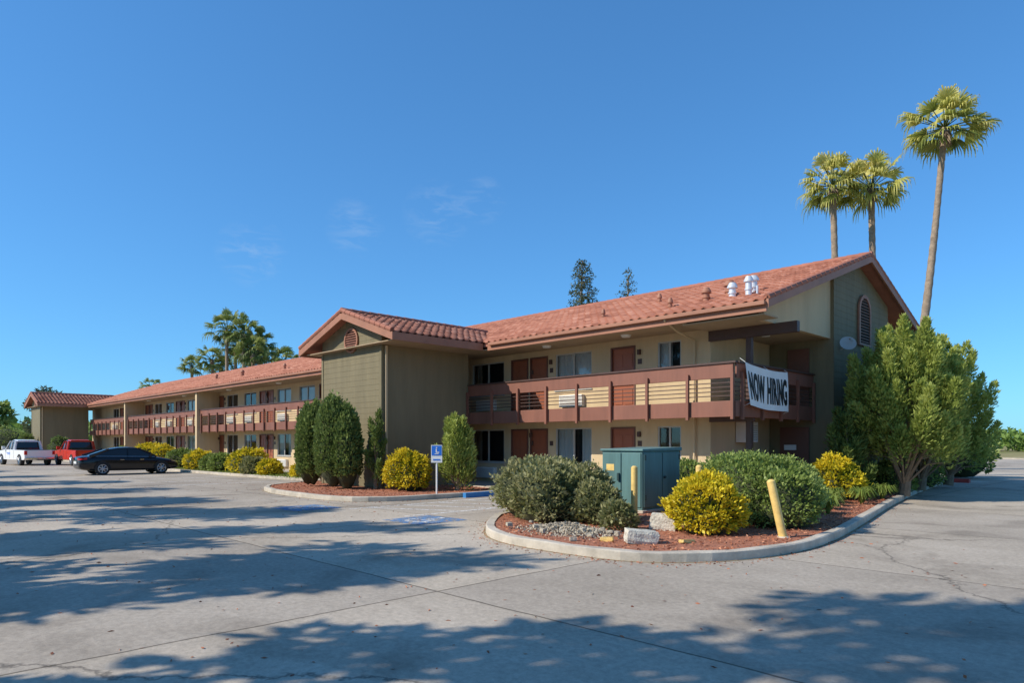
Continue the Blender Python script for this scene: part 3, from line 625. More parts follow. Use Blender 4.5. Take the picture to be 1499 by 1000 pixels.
mb=MB(); mb.box(-.42,-.2,-.79,-.786,.95,1.1); mb.out('label','yellow',cab)
bins=empty('wheelie_bin',(-7.7,14.9,.1)); mb=MB(); mb.add([(-.25,-.3,.08),(.25,-.3,.08),(.25,.3,.08),(-.25,.3,.08),(-.3,-.36,1.0),(.3,-.36,1.0),(.3,.36,1.0),(-.3,.36,1.0)],[(0,3,2,1),(0,1,5,4),(1,2,6,5),(2,3,7,6),(3,0,4,7),(4,5,6,7)]); mb.out('body','teald',bins,bevel=.03)
mb=MB(); mb.box(-.32,.32,-.38,.38,1.0,1.06); mb.cyl((-.3,.38,1.02),(.3,.38,1.02),.025); mb.out('lid','teald',bins,bevel=.02)
mb=MB(); mb.cyl((-.3,.28,.1),(-.24,.28,.1),.1,n=14); mb.cyl((.24,.28,.1),(.3,.28,.1),.1,n=14); mb.out('wheels','tyre',bins)

def bollard(x,y,h,lean=(0,0)):
    e=empty('bollard',(x,y,.1)); mb=MB(); t=Vector((lean[0],lean[1],h)); mb.cyl((0,0,-.05),t,.068,n=16); mb.cyl(t,t*1.03,.068,.035,n=16); mb.out('post','yellow',e,smooth=True)
    mb=MB(); mb.cyl((0,0,-.02),(0,0,.035),.12,.1,n=14); mb.out('footing','kerb',e)
bollard(-8.35,11.75,1.08); bollard(-7.05,12.1,1.12); bollard(-4.95,11.2,.95,(-.17,-.12))
def stone(name,x,y,sx,sy,sz,rot,z=.11,mat='rock',seed=1,jit=.035):
    r=random.Random(seed); mb=MB(); n=4
    idx={}
    def vid(p):
        if p not in idx:
            idx[p]=len(mb.v); q=[(p[i]/n-.5) for i in range(3)]
            k=1-(jit*2.4)*sum(abs(c)>.49 for c in q)/2; mb.v.append(((q[0]*k+r.uniform(-jit,jit))*sx,(q[1]*k+r.uniform(-jit,jit))*sy,(q[2]*k+.5+r.uniform(-jit,jit))*sz))
        return idx[p]
    for ax in range(3):
        for side in (0,n):
            for i in range(n):
                for j in range(n):
                    def P_(a,b_):
                        q=[0,0,0]; q[ax]=side; q[(ax+1)%3]=a; q[(ax+2)%3]=b_; return tuple(q)
                    fc=[vid(P_(i,j)),vid(P_(i+1,j)),vid(P_(i+1,j+1)),vid(P_(i,j+1))]
                    mb.f.append(tuple(fc if side else fc[::-1]))
    o=mb.out(name,mat,None); o.location=(x,y,z); o.rotation_euler=(r.uniform(-.12,.12),r.uniform(-.12,.12),rot); return o
stone('concrete_block',-6.25,8.95,.52,.3,.22,.9,mat='pale',seed=3,jit=.03); stone('concrete_block',-6.9,10.6,.5,.34,.30,.4,seed=4,jit=.03,mat='pale')
stone('yellow_kerb_piece',-6.75,8.75,.22,.1,.07,.5,mat='yellow',seed=5); stone('yellow_kerb_piece',-5.75,9.5,.34,.1,.06,1.5,mat='yellow',seed=6)
for i in range(26): stone('small_rock',-7.9+random.gauss(0,.6),9.1+random.gauss(0,.3),random.uniform(.05,.15),random.uniform(.05,.12),random.uniform(.04,.09),i,z=.12 if i%2 else .16,seed=20+i)
n=5000; q=R.normal(size=(n,2))*[.42,.25]; hgt=.13*np.exp(-(q[:,0]**2/.35+q[:,1]**2/.12)); P=np.column_stack([q,hgt+R.random(n)*.02]); V,F=leafquads(P,R.normal(size=(n,3)),R.normal(size=(n,3)),R.uniform(.02,.06,n),R.uniform(.02,.045,n)); o=npmesh('gravel_pile',V,F,'rock',None); o.location=(-7.9,9.15,.115)

sg=empty('accessible_parking_sign',(-16.55,13.0,.1)); mb=MB(); mb.cyl((0,0,0),(0,0,1.5),.028,n=8); mb.out('pole','white',sg)
ang=math.radians(46); dx=Vector((math.cos(ang),math.sin(ang),0)); dn=Vector((math.sin(ang),-math.cos(ang),0))
def plate(mb,cx,z0,z1,w,off):
    a=dx*(cx-w/2)+dn*off; b_=dx*(cx+w/2)+dn*off; t=dn*-.004
    mb.add([a+Vector((0,0,z0)),b_+Vector((0,0,z0)),b_+Vector((0,0,z1)),a+Vector((0,0,z1)),a+t+Vector((0,0,z0)),b_+t+Vector((0,0,z0)),b_+t+Vector((0,0,z1)),a+t+Vector((0,0,z1))],[(0,1,2,3),(7,6,5,4),(0,4,5,1),(3,2,6,7),(0,3,7,4),(1,5,6,2)])
mb=MB(); plate(mb,0,.98,1.52,.34,.035); mb.out('back_plate','white',sg); mb=MB(); plate(mb,0,1.2,1.50,.30,.042); mb.out('blue_plate','signblue',sg)
mb=MB(); plate(mb,-.01,1.30,1.40,.035,.048); plate(mb,.03,1.28,1.31,.1,.048); plate(mb,0,1.42,1.455,.035,.048); plate(mb,0,1.24,1.26,.12,.048); mb.out('symbol','white',sg)
mb=MB(); plate(mb,0,1.05,1.09,.22,.042); mb.out('fine_text_plate','signblue',sg)

# ------------------------------------------------------------ vehicles
def loft(secs,closed=False):
    n=len(secs[0]); v=[p for s in secs for p in s]; f=[]
    for i in range(len(secs)-1):
        for j in range(n-1): f.append((i*n+j,(i+1)*n+j,(i+1)*n+j+1,i*n+j+1))
    f.append(tuple(range(n))); f.append(tuple(range((len(secs)-1)*n,len(secs)*n))[::-1]); return v,f
def wheelset(par,xs,y,r,w=.22):
    t=MB(); rm=MB(); ar=MB()
    for x in xs:
        for s in (-1,1):
            yo=s*y; yi=s*(y-w); t.cyl((x,yi,r),(x,yo-s*.02,r),r,n=26); t.cyl((x,yo-s*.02,r),(x,yo,r),r,r*.9,n=26)
            rm.cyl((x,yo-s*.03,r),(x,yo+s*.004,r),r*.22,r*.16,n=12)
            for k in range(7):
                a=k*6.2832/7; p=Vector((x+math.cos(a)*r*.62,yo+s*.003,r+math.sin(a)*r*.62)); rm.cyl((x,yo+s*.004,r),p,.035,.028,n=6)
            for k in range(24):
                a=k*6.2832/24;b_=(k+1)*6.2832/24
                rm.cyl((x+math.cos(a)*r*.64,yo+s*.002,r+math.sin(a)*r*.64),(x+math.cos(b_)*r*.64,yo+s*.002,r+math.sin(b_)*r*.64),.018,n=5)
            for k in range(12):
                a=k*math.pi/12-.05; b_=a+math.pi/12+.01
                ar.add([(x+math.cos(a)*r*1.0,yo-s*.01,r+math.sin(a)*r*1.0),(x+math.cos(b_)*r*1.0,yo-s*.01,r+math.sin(b_)*r*1.0),(x+math.cos(b_)*r*1.17,yo-s*.01,r+math.sin(b_)*r*1.17),(x+math.cos(a)*r*1.17,yo-s*.01,r+math.sin(a)*r*1.17)],[(0,1,2,3)])
    t.out('tyres','tyre',par,smooth=True); rm.out('rims','rim',par,smooth=True); ar.out('wheel_arches','tyre',par)
def sedan(loc,rot,mat):
    par=empty('parked_car',loc); par.rotation_euler=(0,0,rot)
    st=[(-2.42,.72,.42,.80,.84),(-2.36,.80,.30,.90,.98),(-2.1,.87,.24,.95,1.02),(-1.75,.90,.22,.97,1.03),(-1.0,.915,.20,.96,1.0),(0,.92,.19,.93,.97),(.8,.92,.19,.91,.97),(1.15,.915,.19,.89,.98),(1.6,.905,.20,.83,.90),(2.05,.87,.22,.74,.80),(2.3,.78,.26,.65,.70),(2.42,.62,.34,.54,.58)]
    S=[]
    for x,w,b_,s,t in st:
        h=[(0,b_),(w*.85,b_),(w*.97,b_+.08),(w,(b_+s)/2),(w*.99,s-.14),(w*.94,s-.03),(w*.80,s+.02),(w*.4,t-.005)]
        S.append([(x,y,z) for y,z in reversed(h[1:])]+[(x,-y,z) for y,z in h[1:]])
    n=len(S[0]); v=[p for s in S for p in s]; f=[]
    for i in range(len(S)-1):
        for j in range(n): f.append((i*n+j,i*n+(j+1)%n,(i+1)*n+(j+1)%n,(i+1)*n+j))
    f.append(tuple(range(n))[::-1]); f.append(tuple(range((len(S)-1)*n,len(S)*n)))
    mb=MB(); mb.add(v,f); o=mb.out('body',mat,par,smooth=True); md=o.modifiers.new('s','SUBSURF'); md.levels=1; md.render_levels=1
    prof=[(-1.95,1.0,.74,1.01),(-1.5,1.0,.74,1.19),(-1.05,.98,.60,1.36),(-.6,.97,.60,1.435),(-.1,.96,.61,1.455),(.3,.95,.60,1.42),(.75,.95,.66,1.22),(1.2,.95,.76,.98)]
    S=[]
    for x,zb,wt,zt in prof:
        wb=.835 if -1.6<x<1.0 else .74; S.append([(x,wb,zb-.08),(x,(wb+wt)/2+.01,(zb+zt)/2-.03),(x,wt,zt-.035),(x,wt*.6,zt-.008),(x,-wt*.6,zt-.008),(x,-wt,zt-.035),(x,-(wb+wt)/2-.01,(zb+zt)/2-.03),(x,-wb,zb-.08)])
    v,f=loft(S); mb=MB(); mb.add(v,f); mb.out('windows','cglass',par,smooth=True)
    S=[]
    for x,zb,wt,zt in prof[2:6]: S.append([(x,wt+.03,zt-.05),(x,wt+.01,zt-.02),(x,wt*.6,zt+.012),(x,-wt*.6,zt+.012),(x,-wt-.01,zt-.02),(x,-wt-.03,zt-.05)])
    v,f=loft(S); mb=MB(); mb.add(v,f)
    for s in (-1,1):
        mb.tube([(.33,s*.62,1.40),(.78,s*.70,1.2),(1.22,s*.80,.95)],[.03,.03,.035],6); mb.tube([(-1.05,s*.63,1.34),(-1.55,s*.74,1.14),(-1.95,s*.80,.98)],[.05,.07,.09],6); mb.tube([(-.18,s*.63,1.42),(-.22,s*.85,.92)],[.025,.03],6)
        mb.add([(.85,s*.88,.98),(.98,s*.88,.98),(.98,s*1.04,1.0),(.85,s*1.04,1.0),(.85,s*.88,1.1),(.98,s*.88,1.08),(.95,s*1.04,1.1),(.86,s*1.04,1.12)],[(0,1,2,3),(4,5,6,7),(0,1,5,4),(1,2,6,5),(2,3,7,6),(3,0,4,7)])
    mb.out('roof_and_pillars',mat,par,smooth=True)
    wheelset(par,(-1.4,1.42),.935,.335)
    mb=MB()
    for s in (-1,1): mb.add([(-2.43,s*.42,.78),(-2.38,s*.80,.80),(-2.1,s*.885,.82),(-2.1,s*.885,.93),(-2.36,s*.80,.93),(-2.43,s*.42,.90)],[(0,1,2,3,4,5)])
    mb.out('tail_lights','tail',par)
    mb=MB()
    for s in (-1,1):
        mb.add([(2.36,s*.55,.60),(2.25,s*.80,.62),(1.95,s*.90,.68),(1.95,s*.89,.75),(2.22,s*.80,.71),(2.36,s*.55,.66)],[(0,1,2,3,4,5)])
        for x in (-.5,.45): mb.box(x-.1,x+.1,s*.925-.01,s*.925+.01,.78,.805)
        mb.tube([(-1.7,s*.85,.985),(0,s*.875,.955),(1.1,s*.87,.93)],[.012]*3,5)
    mb.out('lamps_and_trim','chrome',par)
    mb=MB(); mb.box(-2.45,-2.41,-.26,.26,.60,.73); mb.out('number_plate','white',par)
    return par
sedan((-40.9,11.0,0),math.radians(90),'cblack')
def pickup(name,loc,rot,mat):
    par=empty(name,loc); par.rotation_euler=(0,0,rot); mb=MB()
    mb.prismy([(-2.9,.55),(-2.9,1.12),(-.75,1.14),(-.75,1.16),(1.15,1.16),(1.35,1.15),(2.55,1.05),(2.85,.95),(2.9,.55),(2.75,.42),(-2.7,.42)],-.96,.96)
    o=mb.out('body',mat,par,bevel=.07,smooth=True)
    S=[]
    for x,wb,wt,zb,zt in [(-.62,.88,.76,1.1,1.30),(-.52,.88,.74,1.1,1.84),(.2,.88,.74,1.1,1.90),(.62,.88,.72,1.1,1.84),(1.32,.86,.80,1.08,1.18)]:
        S.append([(x,wb,zb),(x,wt,zt-.06),(x,wt*.8,zt),(x,-wt*.8,zt),(x,-wt,zt-.06),(x,-wb,zb)])
    v,f=loft(S); mb=MB(); mb.add(v,f); mb.out('windows','cglass',par)
    mb=MB(); S=[[(x,wt+.02,zt-.11),(x,wt*.8,zt+.015),(x,-wt*.8,zt+.015),(x,-wt-.02,zt-.11)] for x,wt,zt in [(-.56,.75,1.84),(.2,.75,1.9),(.66,.73,1.84)]]
    v,f=loft(S); mb.add(v,f)
    for s in (-1,1):
        mb.tube([(.64,s*.73,1.8),(1.34,s*.86,1.14)],[.04,.05],6); mb.tube([(-.56,s*.75,1.8),(-.6,s*.88,1.12)],[.1,.11],6); mb.tube([(.1,s*.76,1.82),(.1,s*.9,1.12)],[.04,.04],6); mb.box(.95,1.08,s*1.08-.1,s*1.08+.1,1.18,1.42)
    mb.out('cab_roof_and_pillars',mat,par)
    mb=MB(); mb.box(-2.8,-.9,-.82,.82,1.141,1.15); mb.box(2.86,2.925,-.6,.6,.62,.92); mb.out('bed_and_grille','dark',par)
    mb=MB(); mb.box(2.8,3.0,-.93,.93,.45,.6); mb.box(-3.0,-2.85,-.9,.9,.48,.6); mb.box(2.83,2.925,.62,.9,.75,.92); mb.box(2.83,2.925,-.9,-.62,.75,.92); mb.out('bumpers_and_lamps','chrome',par,bevel=.02)
    mb=MB(); mb.box(-2.92,-2.8,.8,.967,.8,1.08); mb.box(-2.92,-2.8,-.967,-.8,.8,1.08); mb.out('tail_lights','tail',par)
    if mat=='cwhite':
        mb=MB()
        for s in (-1,1):
            for z in (.92,.82): mb.box(-.0,.75-(.92-z)*2,s*.966-.003,s*.966+.003,z-.02,z+.03)
        mb.out('door_lettering','signblue',par)
    mb=MB()
    for s in (-1,1):
        for x in (.1,1.0,-.7): mb.box(x-.008,x+.008,s*.962-.002,s*.962+.002,.5,1.12)
    mb.out('door_gaps','dark',par)
    wheelset(par,(-1.85,1.85),.985,.39,.26)
pickup('parked_pickup_truck',(-62.9,9.9,0),math.atan2(-.151,-.988),'cwhite'); pickup('parked_pickup_truck',(-59.6,12.7,0),math.atan2(-.05,-.99),'cred')

# ------------------------------------------------------------ shrubs
def B(x,y,r,h,mat,seed,name,n=4500,ls=.055,**k): return bush(name,[(x,y,.1+h*.42,r,r,h*.58)],mat,n,ls,seed,z0=.1,**k)
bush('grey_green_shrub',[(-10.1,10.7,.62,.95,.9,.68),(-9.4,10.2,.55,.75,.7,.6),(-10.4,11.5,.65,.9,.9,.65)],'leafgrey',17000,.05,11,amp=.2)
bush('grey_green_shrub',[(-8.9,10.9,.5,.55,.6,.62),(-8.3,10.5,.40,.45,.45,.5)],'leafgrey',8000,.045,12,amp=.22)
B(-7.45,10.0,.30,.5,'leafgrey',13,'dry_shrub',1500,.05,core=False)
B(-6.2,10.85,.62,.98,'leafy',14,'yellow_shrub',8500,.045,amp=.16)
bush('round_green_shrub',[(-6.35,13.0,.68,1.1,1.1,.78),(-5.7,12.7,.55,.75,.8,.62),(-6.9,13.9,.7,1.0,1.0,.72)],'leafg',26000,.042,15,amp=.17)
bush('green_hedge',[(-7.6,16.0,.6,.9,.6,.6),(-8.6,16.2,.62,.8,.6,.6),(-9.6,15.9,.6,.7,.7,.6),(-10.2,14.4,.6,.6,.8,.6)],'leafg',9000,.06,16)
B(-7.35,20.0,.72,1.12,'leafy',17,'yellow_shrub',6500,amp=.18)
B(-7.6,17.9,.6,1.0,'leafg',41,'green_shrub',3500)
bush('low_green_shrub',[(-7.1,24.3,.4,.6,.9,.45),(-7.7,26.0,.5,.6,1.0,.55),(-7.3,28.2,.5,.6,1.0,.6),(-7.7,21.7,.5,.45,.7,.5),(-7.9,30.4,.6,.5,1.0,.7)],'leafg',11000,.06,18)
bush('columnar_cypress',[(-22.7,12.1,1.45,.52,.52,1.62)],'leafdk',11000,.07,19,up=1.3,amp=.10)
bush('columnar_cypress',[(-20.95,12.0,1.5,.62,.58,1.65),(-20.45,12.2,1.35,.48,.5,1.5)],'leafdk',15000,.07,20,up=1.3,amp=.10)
B(-18.45,13.3,.68,1.28,'leafy',21,'yellow_shrub',6500,amp=.18)
for x,y,r,h,mt,s,nm in [(-41.2,14.8,.75,1.05,'leafy',22,'yellow_shrub'),(-39.6,15.0,.6,.9,'leafg',29,'green_shrub'),(-37.7,14.8,.7,.95,'leafg',23,'green_shrub'),(-34.6,14.9,.95,1.25,'leafy',24,'yellow_shrub'),(-35.9,15.4,.8,1.1,'leafg',28,'green_shrub'),(-33.2,14.6,.6,.8,'leafgrey',30,'grey_green_shrub'),(-31.7,14.7,.55,.75,'leafy',25,'yellow_shrub'),(-28.9,14.9,.4,.55,'leafy',26,'yellow_shrub'),(-47.8,15,.8,1.3,'leafy',27,'yellow_shrub'),(-44.6,15,.8,1.2,'leafg',31,'green_shrub'),(-51,15,.9,1.5,'leafy',32,'yellow_shrub'),(-54,15,.8,1.2,'leafg',33,'green_shrub'),(-58,15,.8,1.2,'leafg',35,'green_shrub'),(-73.5,14.2,.8,2.2,'leafdk',36,'green_shrub'),(-78.2,12.4,.8,2.4,'leafdk',37,'green_shrub'),(-86,12,1.8,3.0,'leafg',38,'green_shrub')]:
    B(x,y,r,h,mt,s,nm,2600,.075,amp=.18)
def spiky(name,x,y,H,r0,mat,n,seed,clumps=16,zb=.1,ls=.1):
    par=empty(name,(x,y,zb)); r=np.random.default_rng(seed); V=[];F=[];Q=[];k=0; mb=MB(); mb.tube([(0,0,0),(.05,0,H*.3),(0,.05,H*.7)],[.09,.07,.02],7)
    for i in range(clumps):
        az=i*2.4+r.uniform(-.3,.3); s=(i+.5)/clumps; rr=r0*(1-s)**.6*r.uniform(.3,.95); z=H*(.05+.62*s); L_=H*r.uniform(.22,.36)
        tip=np.array([math.cos(az)*(rr+.12),math.sin(az)*(rr+.12),z+L_]); b0=np.array([math.cos(az)*rr*.6,math.sin(az)*rr*.6,z]); m=n//clumps
        u=r.random(m)**.8; wd=r0*.38*(1-u)**.7+.02; d=unit(r.normal(size=(m,3))); P=b0+(tip-b0)*u[:,None]+d*wd[:,None]*r.uniform(.4,1.05,m)[:,None]
        D=unit((tip-b0)/np.linalg.norm(tip-b0)*1.1+d*.8+r.normal(size=(m,3))*.25); s_=ls*r.uniform(.6,1.4,m); v,f=leafquads(P,D,unit(d+r.normal(size=(m,3))*.5),s_*1.7,s_*.5)
        V.append(v);F.append(f+k);k+=len(v); Q.append(np.clip(.4+u*.25+d[:,2]*.15+r.normal(size=m)*.15+r.normal()*.08,0,1))  # leaf tone: paler towards tips and upper sides, plus random spread
        mb.tube([(0,0,max(.1,z-rr*.5)),tuple(b0),tuple(b0+(tip-b0)*.7)],[.03,.02,.008],5)
    mb.out('trunk_and_limbs','bark',par); npmesh('leaves',np.concatenate(V),np.concatenate(F),mat,par,np.concatenate(Q)); return par
spiky('spiky_juniper_shrub',-17.35,14.5,2.75,.85,'leafj',10000,51,24,ls=.08)
spiky('spiky_juniper_shrub',-25.2,13.9,2.1,.7,'leafdk',3500,52,14,ls=.09)
spiky('spiky_juniper_shrub',-19.75,12.9,2.7,.35,'leafdk',2500,53,9,ls=.08)
def juniper(name,x,y,H,W,seed,n,stem=.9,C=58):
    par=empty(name,(x,y,.1)); r=np.random.default_rng(seed); V=[];F=[];Q=[];k=0; mb=MB()
    trunk=[Vector((0,0,0)),Vector((.05,.05,stem*.6)),Vector((.15,.0,stem*1.3)),Vector((0,.1,H*.5)),Vector((0,0,H*.8))]
    mb.tube(trunk,[.17,.13,.12,.07,.02],9)
    for q in range(5): a=q*1.4; mb.tube([(0,0,.35),(math.cos(a)*.35,math.sin(a)*.35,stem),(math.cos(a)*W*.5,math.sin(a)*W*.5,stem+1.0)],[.09,.06,.03],7)
    for i in range(C):
        az=i*2.39996+r.uniform(-.3,.3); s=((i+.5)/C); z=stem+.0+(H-stem)*s*.76; rr=W*(math.sin(math.pi*min(1,(s*.74+.26)))**.6)*r.uniform(.5,1.0)
        L_=r.uniform(.55,1.25)*(1+.3*s); lean=.4
        b0=np.array([math.cos(az)*rr*.82,math.sin(az)*rr*.82,z]); tip=b0+np.array([math.cos(az)*lean*.8,math.sin(az)*lean*.8,L_]); m=n//C
        u=r.random(m)**.75; wd=W*.22*(1-u)**.75+.03; d=unit(r.normal(size=(m,3))); P=b0+(tip-b0)*u[:,None]+d*wd[:,None]*(r.uniform(.45,1.05,m))[:,None]
        D=unit((tip-b0)/np.linalg.norm(tip-b0)*1.0+d*.8+r.normal(size=(m,3))*.25); s_=.075*r.uniform(.6,1.5,m); v,f=leafquads(P,D,unit(d+r.normal(size=(m,3))*.5),s_*1.7,s_*.6)
        V.append(v);F.append(f+k);k+=len(v); Q.append(np.clip(.42+u*.25+d[:,2]*.18+r.normal(size=m)*.14+r.normal()*.1,0,1))  # each spray gets paler towards its tip and upper side, plus random spread
        mb.tube([(0,0,max(.3,z-rr*.7)),tuple(b0*.6+np.array([0,0,z*.35])),tuple(b0)],[.04,.03,.015],5)
    mb.out('trunk_and_limbs','bark',par); npmesh('leaves',np.concatenate(V),np.concatenate(F),'leafj',par,np.concatenate(Q))
juniper('juniper_tree',-6.35,22.6,4.7,1.75,61,52000,1.0); juniper('juniper_tree',-6.7,25.6,5.1,1.6,62,34000,.9); juniper('juniper_tree',-6.8,29.5,5.0,1.6,64,26000,.7)
spiky('juniper_shrub',-7.5,21.3,3.0,.75,'leafdk',5000,66,14,zb=.1,ls=.09)
B(-8.3,38,1.3,2.4,'leafg',67,'green_shrub',2500,.12)
def strap(name,x,y,r0,h,n,seed):
    par=empty(name,(x,y,.1)); r=np.random.default_rng(seed); az=r.uniform(0,6.28,n); o=r.uniform(.5,1,n); V=[];F=[];k=0
    for a,s in zip(az,o):
        d=np.array([math.cos(a),math.sin(a),0]); sd_=np.array([-math.sin(a),math.cos(a),0])*.014; pr=[d*.02,d*r0*.35*s+np.array([0,0,h*.75*s]),d*r0*.75*s+np.array([0,0,h*s]),d*r0*1.1*s+np.array([0,0,h*.6*s])]
        for i,p in enumerate(pr): V+=[p-sd_*(1 if i<3 else .2),p+sd_*(1 if i<3 else .2)]
        for i in range(3): F.append((k+2*i,k+2*i+1,k+2*i+3,k+2*i+2))
        k+=8
    npmesh('blades',V,F,'grass',par,np.repeat(r.random(n),3))
i=0
for x,y in [(-6.3,16.6),(-6.9,16.9),(-6.6,17.6),(-6.2,18.6),(-6.9,18.4),(-6.5,19.4),(-6.7,21.2),(-6.3,20.5),(-5.9,15.6),(-6.6,15.7)]: strap('strap_leaf_plant',x,y,.42,.45,110,70+i); i+=1
q=R.uniform([-75.5,14.1],[-26.6,16.3],size=(14000,2)); m_=len(q); P=np.column_stack([q,np.full(m_,.112)]); D=np.column_stack([R.normal(size=(m_,2))*.4,np.ones(m_)]); V,F=leafquads(P,D,R.normal(size=(m_,3)),R.uniform(.06,.16,m_),.025); npmesh('grass',V,F,'grass',None,R.random(m_))

# ------------------------------------------------------------ trees
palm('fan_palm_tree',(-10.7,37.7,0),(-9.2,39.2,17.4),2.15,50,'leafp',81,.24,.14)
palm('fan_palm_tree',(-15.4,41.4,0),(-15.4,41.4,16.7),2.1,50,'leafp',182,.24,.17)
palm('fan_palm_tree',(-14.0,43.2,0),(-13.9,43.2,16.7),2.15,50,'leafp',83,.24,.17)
for i,(x,y,h,r_) in enumerate([(-103,36,12.6,2.0),(-98,37,13.2,2.6),(-95,39,15.0,2.8),(-93,37,16.9,3.0),(-90,38,16.2,3.0),(-89.5,40,14.5,3.0),(-87,38,13.2,2.8),(-97,42,14.8,2.8),(-92,41,12.6,3.0),(-84,41,12.0,2.4),(-100,39,12.4,2.4)]):
    palm('fan_palm_tree',(x,y,0),(x+.3,y,h),r_,36,'leafpd',90+i,.3,.2)
palm('fan_palm_tree',(-121,36,0),(-121,36,10.4),2.2,34,'leafpd',105,.3,.2)
branchy_tree('conifer_tree',(-38.0,45.8,0),17.8,3.4,4,'leafc',20000,.12,111,True,80)
branchy_tree('conifer_tree',(-36.0,49.8,0),17.4,3.2,4,'leafc',6000,.12,112,True,56)
branchy_tree('broadleaf_tree',(-112,20,0),9.5,2.6,2,'leafc',4500,.25,113,False,20)
for i,(x,y,h) in enumerate([(-128,14,7),(-134,8,6),(-140,18,8),(-125,24,7)]): branchy_tree('broadleaf_tree',(x,y,0),h,3,1.2,'leafg',2500,.4,120+i,False,14)
rows=[(-47,-6.5,12,2.2),(-40,-6.2,12.5,2.1),(-33.5,-6,12.5,2.0),(-28,-6.5,13,1.7),(-23.0,-6,12.6,1.9),(-18.5,-6.3,12.9,1.5),(-13.8,-6,10.8,2.2),(-8.0,-5.9,13.3,1.7),(-56,-6,12,2.4)]
for i,(x,y,h,w) in enumerate(rows): branchy_tree('roadside_tree',(x,y,0),h,w,3.2,'leafc',4200,.23,130+i,False,28,.15)
def orchard(name,x0,x1,y0,y1,n,h,seed,ls=1.1):
    r=np.random.default_rng(seed); par=empty(name,(x0,y0,0)); x=r.uniform(0,x1-x0,n); y=np.abs(r.uniform(0,y1-y0,n)); z=h*r.random(n)**.6*(.85+.15*np.sin(x*.9))
    P=np.column_stack([x,y,z]); V,F=leafquads(P,r.normal(size=(n,3)),r.normal(size=(n,3)),ls*r.uniform(.6,1.4,n),ls*.7); npmesh('leaves',V,F,'crop',par,np.clip(.3+.5*z/h+r.normal(size=n)*.12,0,1))  # leaf tone goes from darker at the base to paler at the top
orchard('orchard_rows',-120,160,150,172,34000,4.4,201,.9)
orchard('distant_tree_line',-420,-140,-20,60,9000,6,202,2.2)
orchard('distant_tree_line',-400,-120,120,190,9000,8,203,2.2)

# ------------------------------------------------------------ light, sky, camera
EL=38; 
lx,ly=.451,.888; ln=math.hypot(lx,ly); lx/=ln; ly/=ln
sdir=Vector((-lx*math.cos(math.radians(EL)),-ly*math.cos(math.radians(EL)),math.sin(math.radians(EL))))
sun=bpy.data.lights.new('sun','SUN'); sun.energy=5.0; sun.angle=math.radians(.5); sun.color=(1,.94,.83)
so=bpy.data.objects.new('sun',sun); COL.objects.link(so); so.rotation_euler=sdir.to_track_quat('Z','Y').to_euler(); so.location=(0,-20,40)
w=bpy.data.worlds.new('World'); scene.world=w; w.use_nodes=True; nt=w.node_tree; bg=nt.nodes['Background']; L=nt.links
sky=nt.nodes.new('ShaderNodeTexSky'); sky.sky_type='NISHITA'; sky.sun_disc=False; sky.sun_elevation=math.radians(EL)
sky.sun_rotation=math.atan2(sdir.x,sdir.y); sky.air_density=1.0; sky.dust_density=.3; sky.ozone_density=2.6; sky.altitude=0
gm=nt.nodes.new('ShaderNodeGamma'); gm.inputs[1].default_value=.74; L.new(sky.outputs[0],gm.inputs[0])
tn=nt.nodes.new('ShaderNodeMix'); tn.data_type='RGBA'; tn.blend_type='MULTIPLY'; tn.inputs[0].default_value=1; tn.clamp_result=False; tn.inputs[7].default_value=(.52,1.16,1.78,1); L.new(gm.outputs[0],tn.inputs[6])
tc=nt.nodes.new('ShaderNodeTexCoord'); mp=nt.nodes.new('ShaderNodeMapping'); mp.inputs['Scale'].default_value=(1,1,3.2); L.new(tc.outputs['Generated'],mp.inputs[0])
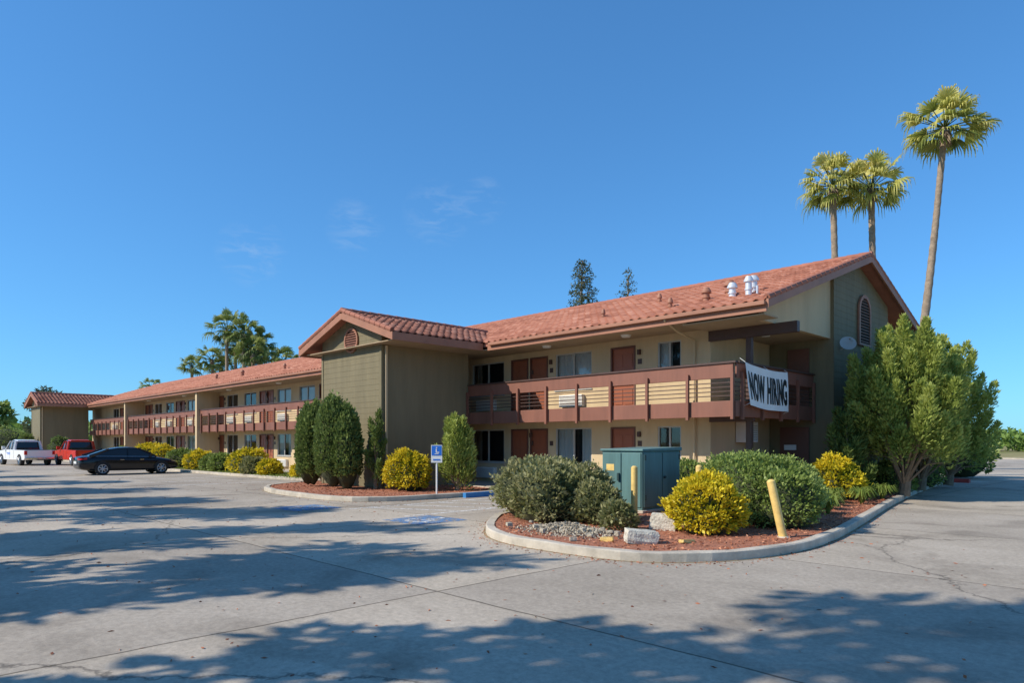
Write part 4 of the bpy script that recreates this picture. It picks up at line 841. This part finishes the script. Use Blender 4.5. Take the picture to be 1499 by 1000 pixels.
nz=nt.nodes.new('ShaderNodeTexNoise'); nz.inputs['Scale'].default_value=24; nz.inputs['Detail'].default_value=6; nz.inputs['Roughness'].default_value=.6; nz.inputs['Distortion'].default_value=.6; L.new(mp.outputs[0],nz.inputs['Vector'])
acc=None
for d_,lo in (((-.745,.585,.314),.9988),((-.815,.499,.294),.9991),((-.887,.388,.252),.9988),((-.70,.63,.335),.9994)):
    d_=Vector(d_).normalized(); dp=nt.nodes.new('ShaderNodeVectorMath'); dp.operation='DOT_PRODUCT'; L.new(tc.outputs['Generated'],dp.inputs[0]); dp.inputs[1].default_value=d_
    mr=nt.nodes.new('ShaderNodeMapRange'); mr.inputs[1].default_value=lo; mr.inputs[2].default_value=1; L.new(dp.outputs['Value'],mr.inputs[0])
    if acc is None: acc=mr.outputs[0]
    else:
        a_=nt.nodes.new('ShaderNodeMath'); a_.operation='ADD'; a_.use_clamp=True; L.new(acc,a_.inputs[0]); L.new(mr.outputs[0],a_.inputs[1]); acc=a_.outputs[0]
nr=nt.nodes.new('ShaderNodeMapRange'); nr.inputs[1].default_value=.46; nr.inputs[2].default_value=.72; nr.inputs[4].default_value=.26; L.new(nz.outputs['Fac'],nr.inputs[0])
mu=nt.nodes.new('ShaderNodeMath'); mu.operation='MULTIPLY'; L.new(acc,mu.inputs[0]); L.new(nr.outputs[0],mu.inputs[1])
cm=nt.nodes.new('ShaderNodeMix'); cm.data_type='RGBA'; cm.clamp_result=False; L.new(mu.outputs[0],cm.inputs[0]); L.new(tn.outputs[2],cm.inputs[6]); cm.inputs[7].default_value=(3.2,4.2,5.6,1)
L.new(cm.outputs[2],bg.inputs[0]); bg.inputs[1].default_value=.15
cam=bpy.data.cameras.new('camera'); co=bpy.data.objects.new('camera',cam); COL.objects.link(co); scene.camera=co
cam.sensor_width=36; cam.lens=24.0; cam.shift_y=.0987; cam.clip_end=6000; cam.clip_start=.1
co.location=(0,0,1.7); co.rotation_euler=(math.radians(90),0,math.radians(45.56))
scene.view_settings.view_transform='Standard'; scene.view_settings.look='None'; scene.view_settings.exposure=0; scene.view_settings.gamma=1
